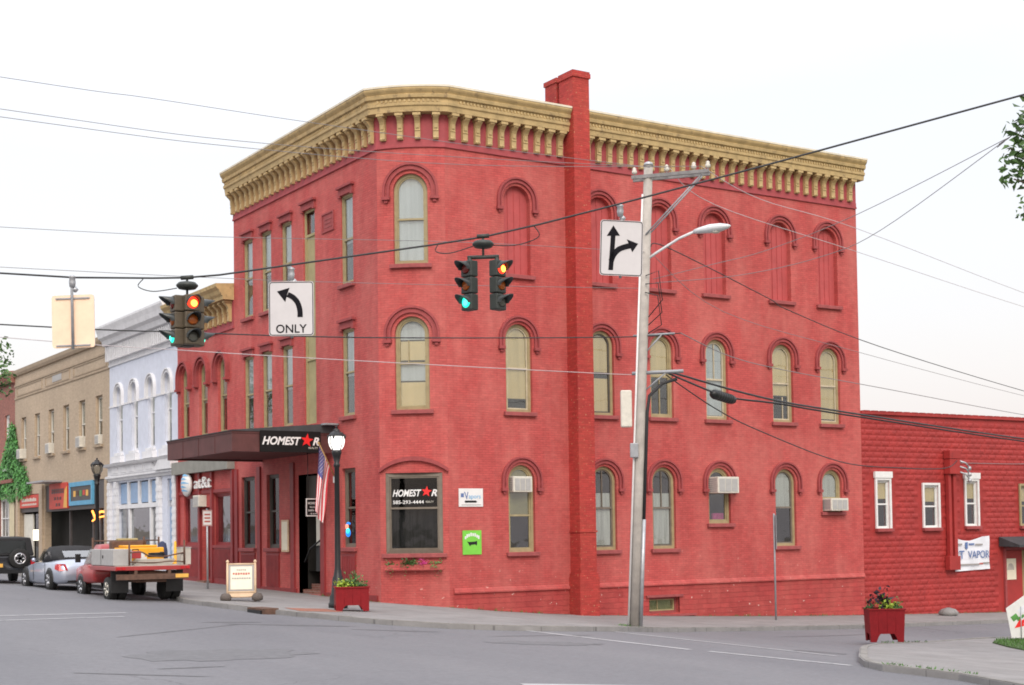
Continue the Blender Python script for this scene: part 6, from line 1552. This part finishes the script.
rf = MB().loft([topsec(2.85, .84, 1.15, 1.72), topsec(3.0, .82, 1.15, 1.88), topsec(3.7, .80, 1.15, 1.90), topsec(3.95, .80, 1.15, 1.80), topsec(4.4, .84, 1.12, 1.2)], smooth=True).build('cab_roof', M['truckred'], t, local=True)
MB().box(FV, -.62, .62, -2.85, -2.82, 1.32, 1.7).build('rear_window', M['glassdark'], t, local=True)
for s_ in (-1, 1):
    MB().loft([[(s_*.835, 3.1, 1.2), (s_*.77, 3.1, 1.72), (s_*.75, 3.8, 1.72), (s_*.84, 4.15, 1.2)], [(s_*.845, 3.1, 1.2), (s_*.78, 3.1, 1.72), (s_*.76, 3.8, 1.72), (s_*.85, 4.15, 1.2)]]).build('side_window', M['glassdark'], t, local=True)
    mb = MB(); arch_disc(mb, s_, s_*.90, 4.3, .39, .46); mb.build('wheel_arch', M['black'], t, local=True)
    MB().box(FV, s_*1.08-.07, s_*1.08+.07, -3.95, -3.85, 1.25, 1.55).build('mirror', M['black'], t, local=True)
mb = MB()
for u in (-.95, -.35, .35, .95): mb.tube([(u, 2.68, 1.16), (u, 2.68, 2.12 if abs(u) > .5 else 2.0)], .03, 6)
for z in (1.6, 2.0): mb.tube([(-.95, 2.68, z), (.95, 2.68, z)], .025, 6)
mb.build('headache_rack', M['rust'], t, local=True)
mb = MB()
for u in (-.62, .9): mb.tube([(u, .08, 1.16), (u, .08, 2.0 if u > 0 else 1.95)], .028, 6)
mb.tube(smooth_path([(-.62, .08, 1.60), (-.3, .06, 1.62), (-.1, .05, 1.50), (.3, .05, 1.46), (.6, .06, 1.52), (.9, .08, 1.58)]), .026, 6); mb.tube(smooth_path([(-.62, .08, 1.3), (0, .07, 1.26), (.5, .07, 1.3), (.9, .08, 1.28)]), .022, 6)
mb.build('stake_rail', M['rust'], t, local=True)
tl = MB().box(FV, -1.01, -.50, -2.6, -.25, 1.18, 1.72).build('toolbox', M['toolgrey'], t, local=True, bevel=.015)
mb = MB(); mb.box(FV, -1.018, -1.011, -1.55, -1.535, 1.2, 1.72); mb.box(FV, -1.03, -1.012, -1.35, -1.3, 1.42, 1.52); mb.build('latch', M['black'], tl, local=True)
# its load
g = gz(-8.02, 2.5)-.10
W0 = lambda x, y, z: (-8.02+.97*x+.044*y, 1.75+.97*y, g+.80*z+.003)
def load(name, label, cat, x, y, z):
    o = empty(name, W0(x, y, z), label, cat); o.scale = (.95, .95, .80); return o
e_ = load('compressor', 'yellow machine with a white emblem on the truck deck', 'machine', 0, 1.9, 1.178)
mb = MB(); mb.box(FV, -.45, .72, -.65, .55, .0, .58); mb.box(FV, -.32, .6, -.45, .35, .582, .66); mb.build('housing', M['yellow'], e_, local=True, bevel=.04)
MB().poly(FV, [(-.12, .12), (.2, .12), (.2, .26), (.14, .26), (.14, .34), (.04, .42), (-.06, .34), (-.06, .26), (-.12, .26)], .551, .56).build('emblem', M['white'], e_, local=True)
MB().tube([(.3, .0, .66), (.3, .0, .95)], .03, 8).build('exhaust', M['rust'], e_, local=True)
e_ = load('tarpaulin', 'dark blue grey bundle beside the yellow machine', 'bundle', .92, 2.2, 1.178)
MB().lathe((0, 0, 0), [(.12, 0), (.17, .1), (.16, .45), (.12, .7), (.03, .78)], 10).build('bundle', mat('navy canvas', (.04, .05, .10), .9, .2, 6), e_, local=True)
e_ = load('crate', 'grey board crate at the right rear corner of the truck deck', 'crate', .95, .25, 1.178)
MB().box(FV, -.14, .14, -.2, .2, 0, .55).build('side_boards', M['ply'], e_, local=True, bevel=.01); MB().box(FV, -.15, .15, -.21, .21, .552, .58).build('lid', M['toolgrey'], e_, local=True)
e_ = load('plank_stack', 'stack of weathered boards lying across the truck deck', 'boards', .2, .75, 1.178)
for k in range(4): MB().box(FV, -.6+.05*k, .5+.03*k, -.3, .25, .05*k, .05*k+.042).build('board', M['ply'], e_, local=True)
e_ = load('light_cone', 'yellow plastic post leaning up at the right side of the truck deck', 'post', 1.0, 1.2, 1.178)
MB().lathe((0, 0, 0), [(.10, 0), (.09, .03), (.05, .05), (.035, .75), (.01, .78)], 10).build('post', M['yellow'], e_, local=True)
e_ = load('machine', 'brown covered machine behind the truck cab', 'machine', -.05, 2.42, 1.178)
MB().box(FV, -.5, .55, -.14, .14, 0, .82).build('cover', M['rust'], e_, local=True, bevel=.05); MB().box(FV, -.3, .3, -.1, .1, .821, .9).build('top', M['tanpanel'], e_, local=True, bevel=.02)

e_ = load('gas_can', 'small red fuel can in front of the yellow machine on the truck', 'fuel can', -.2, 1.0, 1.39)
MB().box(FV, -.14, .14, -.1, .1, 0, .26).build('body', M['truckred'], e_, local=True, bevel=.03); MB().tube([(-.08, 0, .26), (-.08, 0, .31), (.08, 0, .31), (.08, 0, .26)], .018, 6).build('handle', M['black'], e_, local=True)
e_ = load('hose_coil', 'black hose coil lying on the boards of the truck deck', 'hose', .35, .85, 1.40)
MB().tube([(.24*math.cos(k*.5)*(1-.004*k), .22*math.sin(k*.5), .03+.004*k) for k in range(40)], .025, 6).build('hose', M['black'], e_, local=True)
for k in range(4): pass

# ------------------------------------------------------------------ trees
def tree(name, label, x, y, clumps, trunk_r, trunk_top, leaf_s, per, m):
    z = gz(x, y); t = empty(name, (x, y, z), label, 'tree')
    mb = MB(); tp = Vector((x, y, trunk_top)); mb.tube([(x, y, z-.1), (x+.05, y, z+(trunk_top-z)*.5), tp], [trunk_r*1.25, trunk_r, trunk_r*.75], 10)
    lb = MB()
    for c, r in clumps:
        c = Vector(c); mid = tp+(c-tp)*.5+Vector((random.gauss(0, .15), random.gauss(0, .15), .15)); lb.tube([tp-Vector((0, 0, .2)), mid, c], [trunk_r*.35, trunk_r*.2, .012], 6)
    tk = mb.build('trunk', M['bark'], t); lb.build('limbs', M['bark'], tk)
    mb = MB()
    for c, r in clumps:
        for k in range(int(max(per, 560*(r < .5))*r*r)):
            d = Vector((random.gauss(0, 1), random.gauss(0, 1), random.gauss(0, .8))); d = d.normalized()*r*(random.random()**.45)
            mb.leaf(Vector(c)+d, leaf_s*random.uniform(.6, 1.3), mi=0 if random.random() < .6 else 1)
    mb.build('crown', [M[m], M['leafdark']], t, fixn=False)
R = random.Random(3)
cl = [((-.6, -20.1, 8.52), .30), ((-.55, -20.0, 8.2), .30), ((-.62, -20.0, 7.8), .24), ((-.45, -20.1, 7.35), .24), ((-.35, -20.1, 8.0), .3), ((-.3, -20.2, 8.8), .35), ((-.1, -20.3, 7.9), .4), ((-.0, -20.3, 8.3), .4), ((-.2, -20.2, 7.0), .25)]
for i in range(34):
    a_ = R.uniform(0, 2*PI); rr_ = 3.0*R.random()**.5; h = R.uniform(7.2, 12.5); k = 1-abs(h-9.5)/4.5; p = (2.7+rr_*k*math.cos(a_), -21.6+rr_*k*math.sin(a_), h)
    if (p[0]-.0)*.84-(p[1]+20.3)*.54 < .75: p = (p[0]+2.0, p[1]-1.2, p[2])
    cl.append((p, R.uniform(.6, 1.0)))
tree('broadleaf_tree', 'green leafy tree whose branch tips reach into the upper right of the view', 3.4, -21.9, cl, .22, 6.3, .15, 330, 'leaf')
cl = [((-5.95, 28.3, 10.2), .7), ((-5.9, 28.0, 9.5), .75), ((-6.0, 27.5, 8.5), .6), ((-5.9, 27.2, 8.9), .5)]
for i in range(26):
    a_ = R.uniform(0, 2*PI); h = R.uniform(7.6, 11.6); k = 1-abs(h-9.5)/3.2; rr_ = 2.2*R.random()**.5*k; cl.append(((-8.3+rr_*math.cos(a_)*.9, 29+rr_*math.sin(a_), h), R.uniform(.5, .9)))
tree('broadleaf_tree', 'street tree at the far left edge in front of the brown brick building', -7.3, 29.2, cl, .16, 6.6, .22, 170, 'leaf')
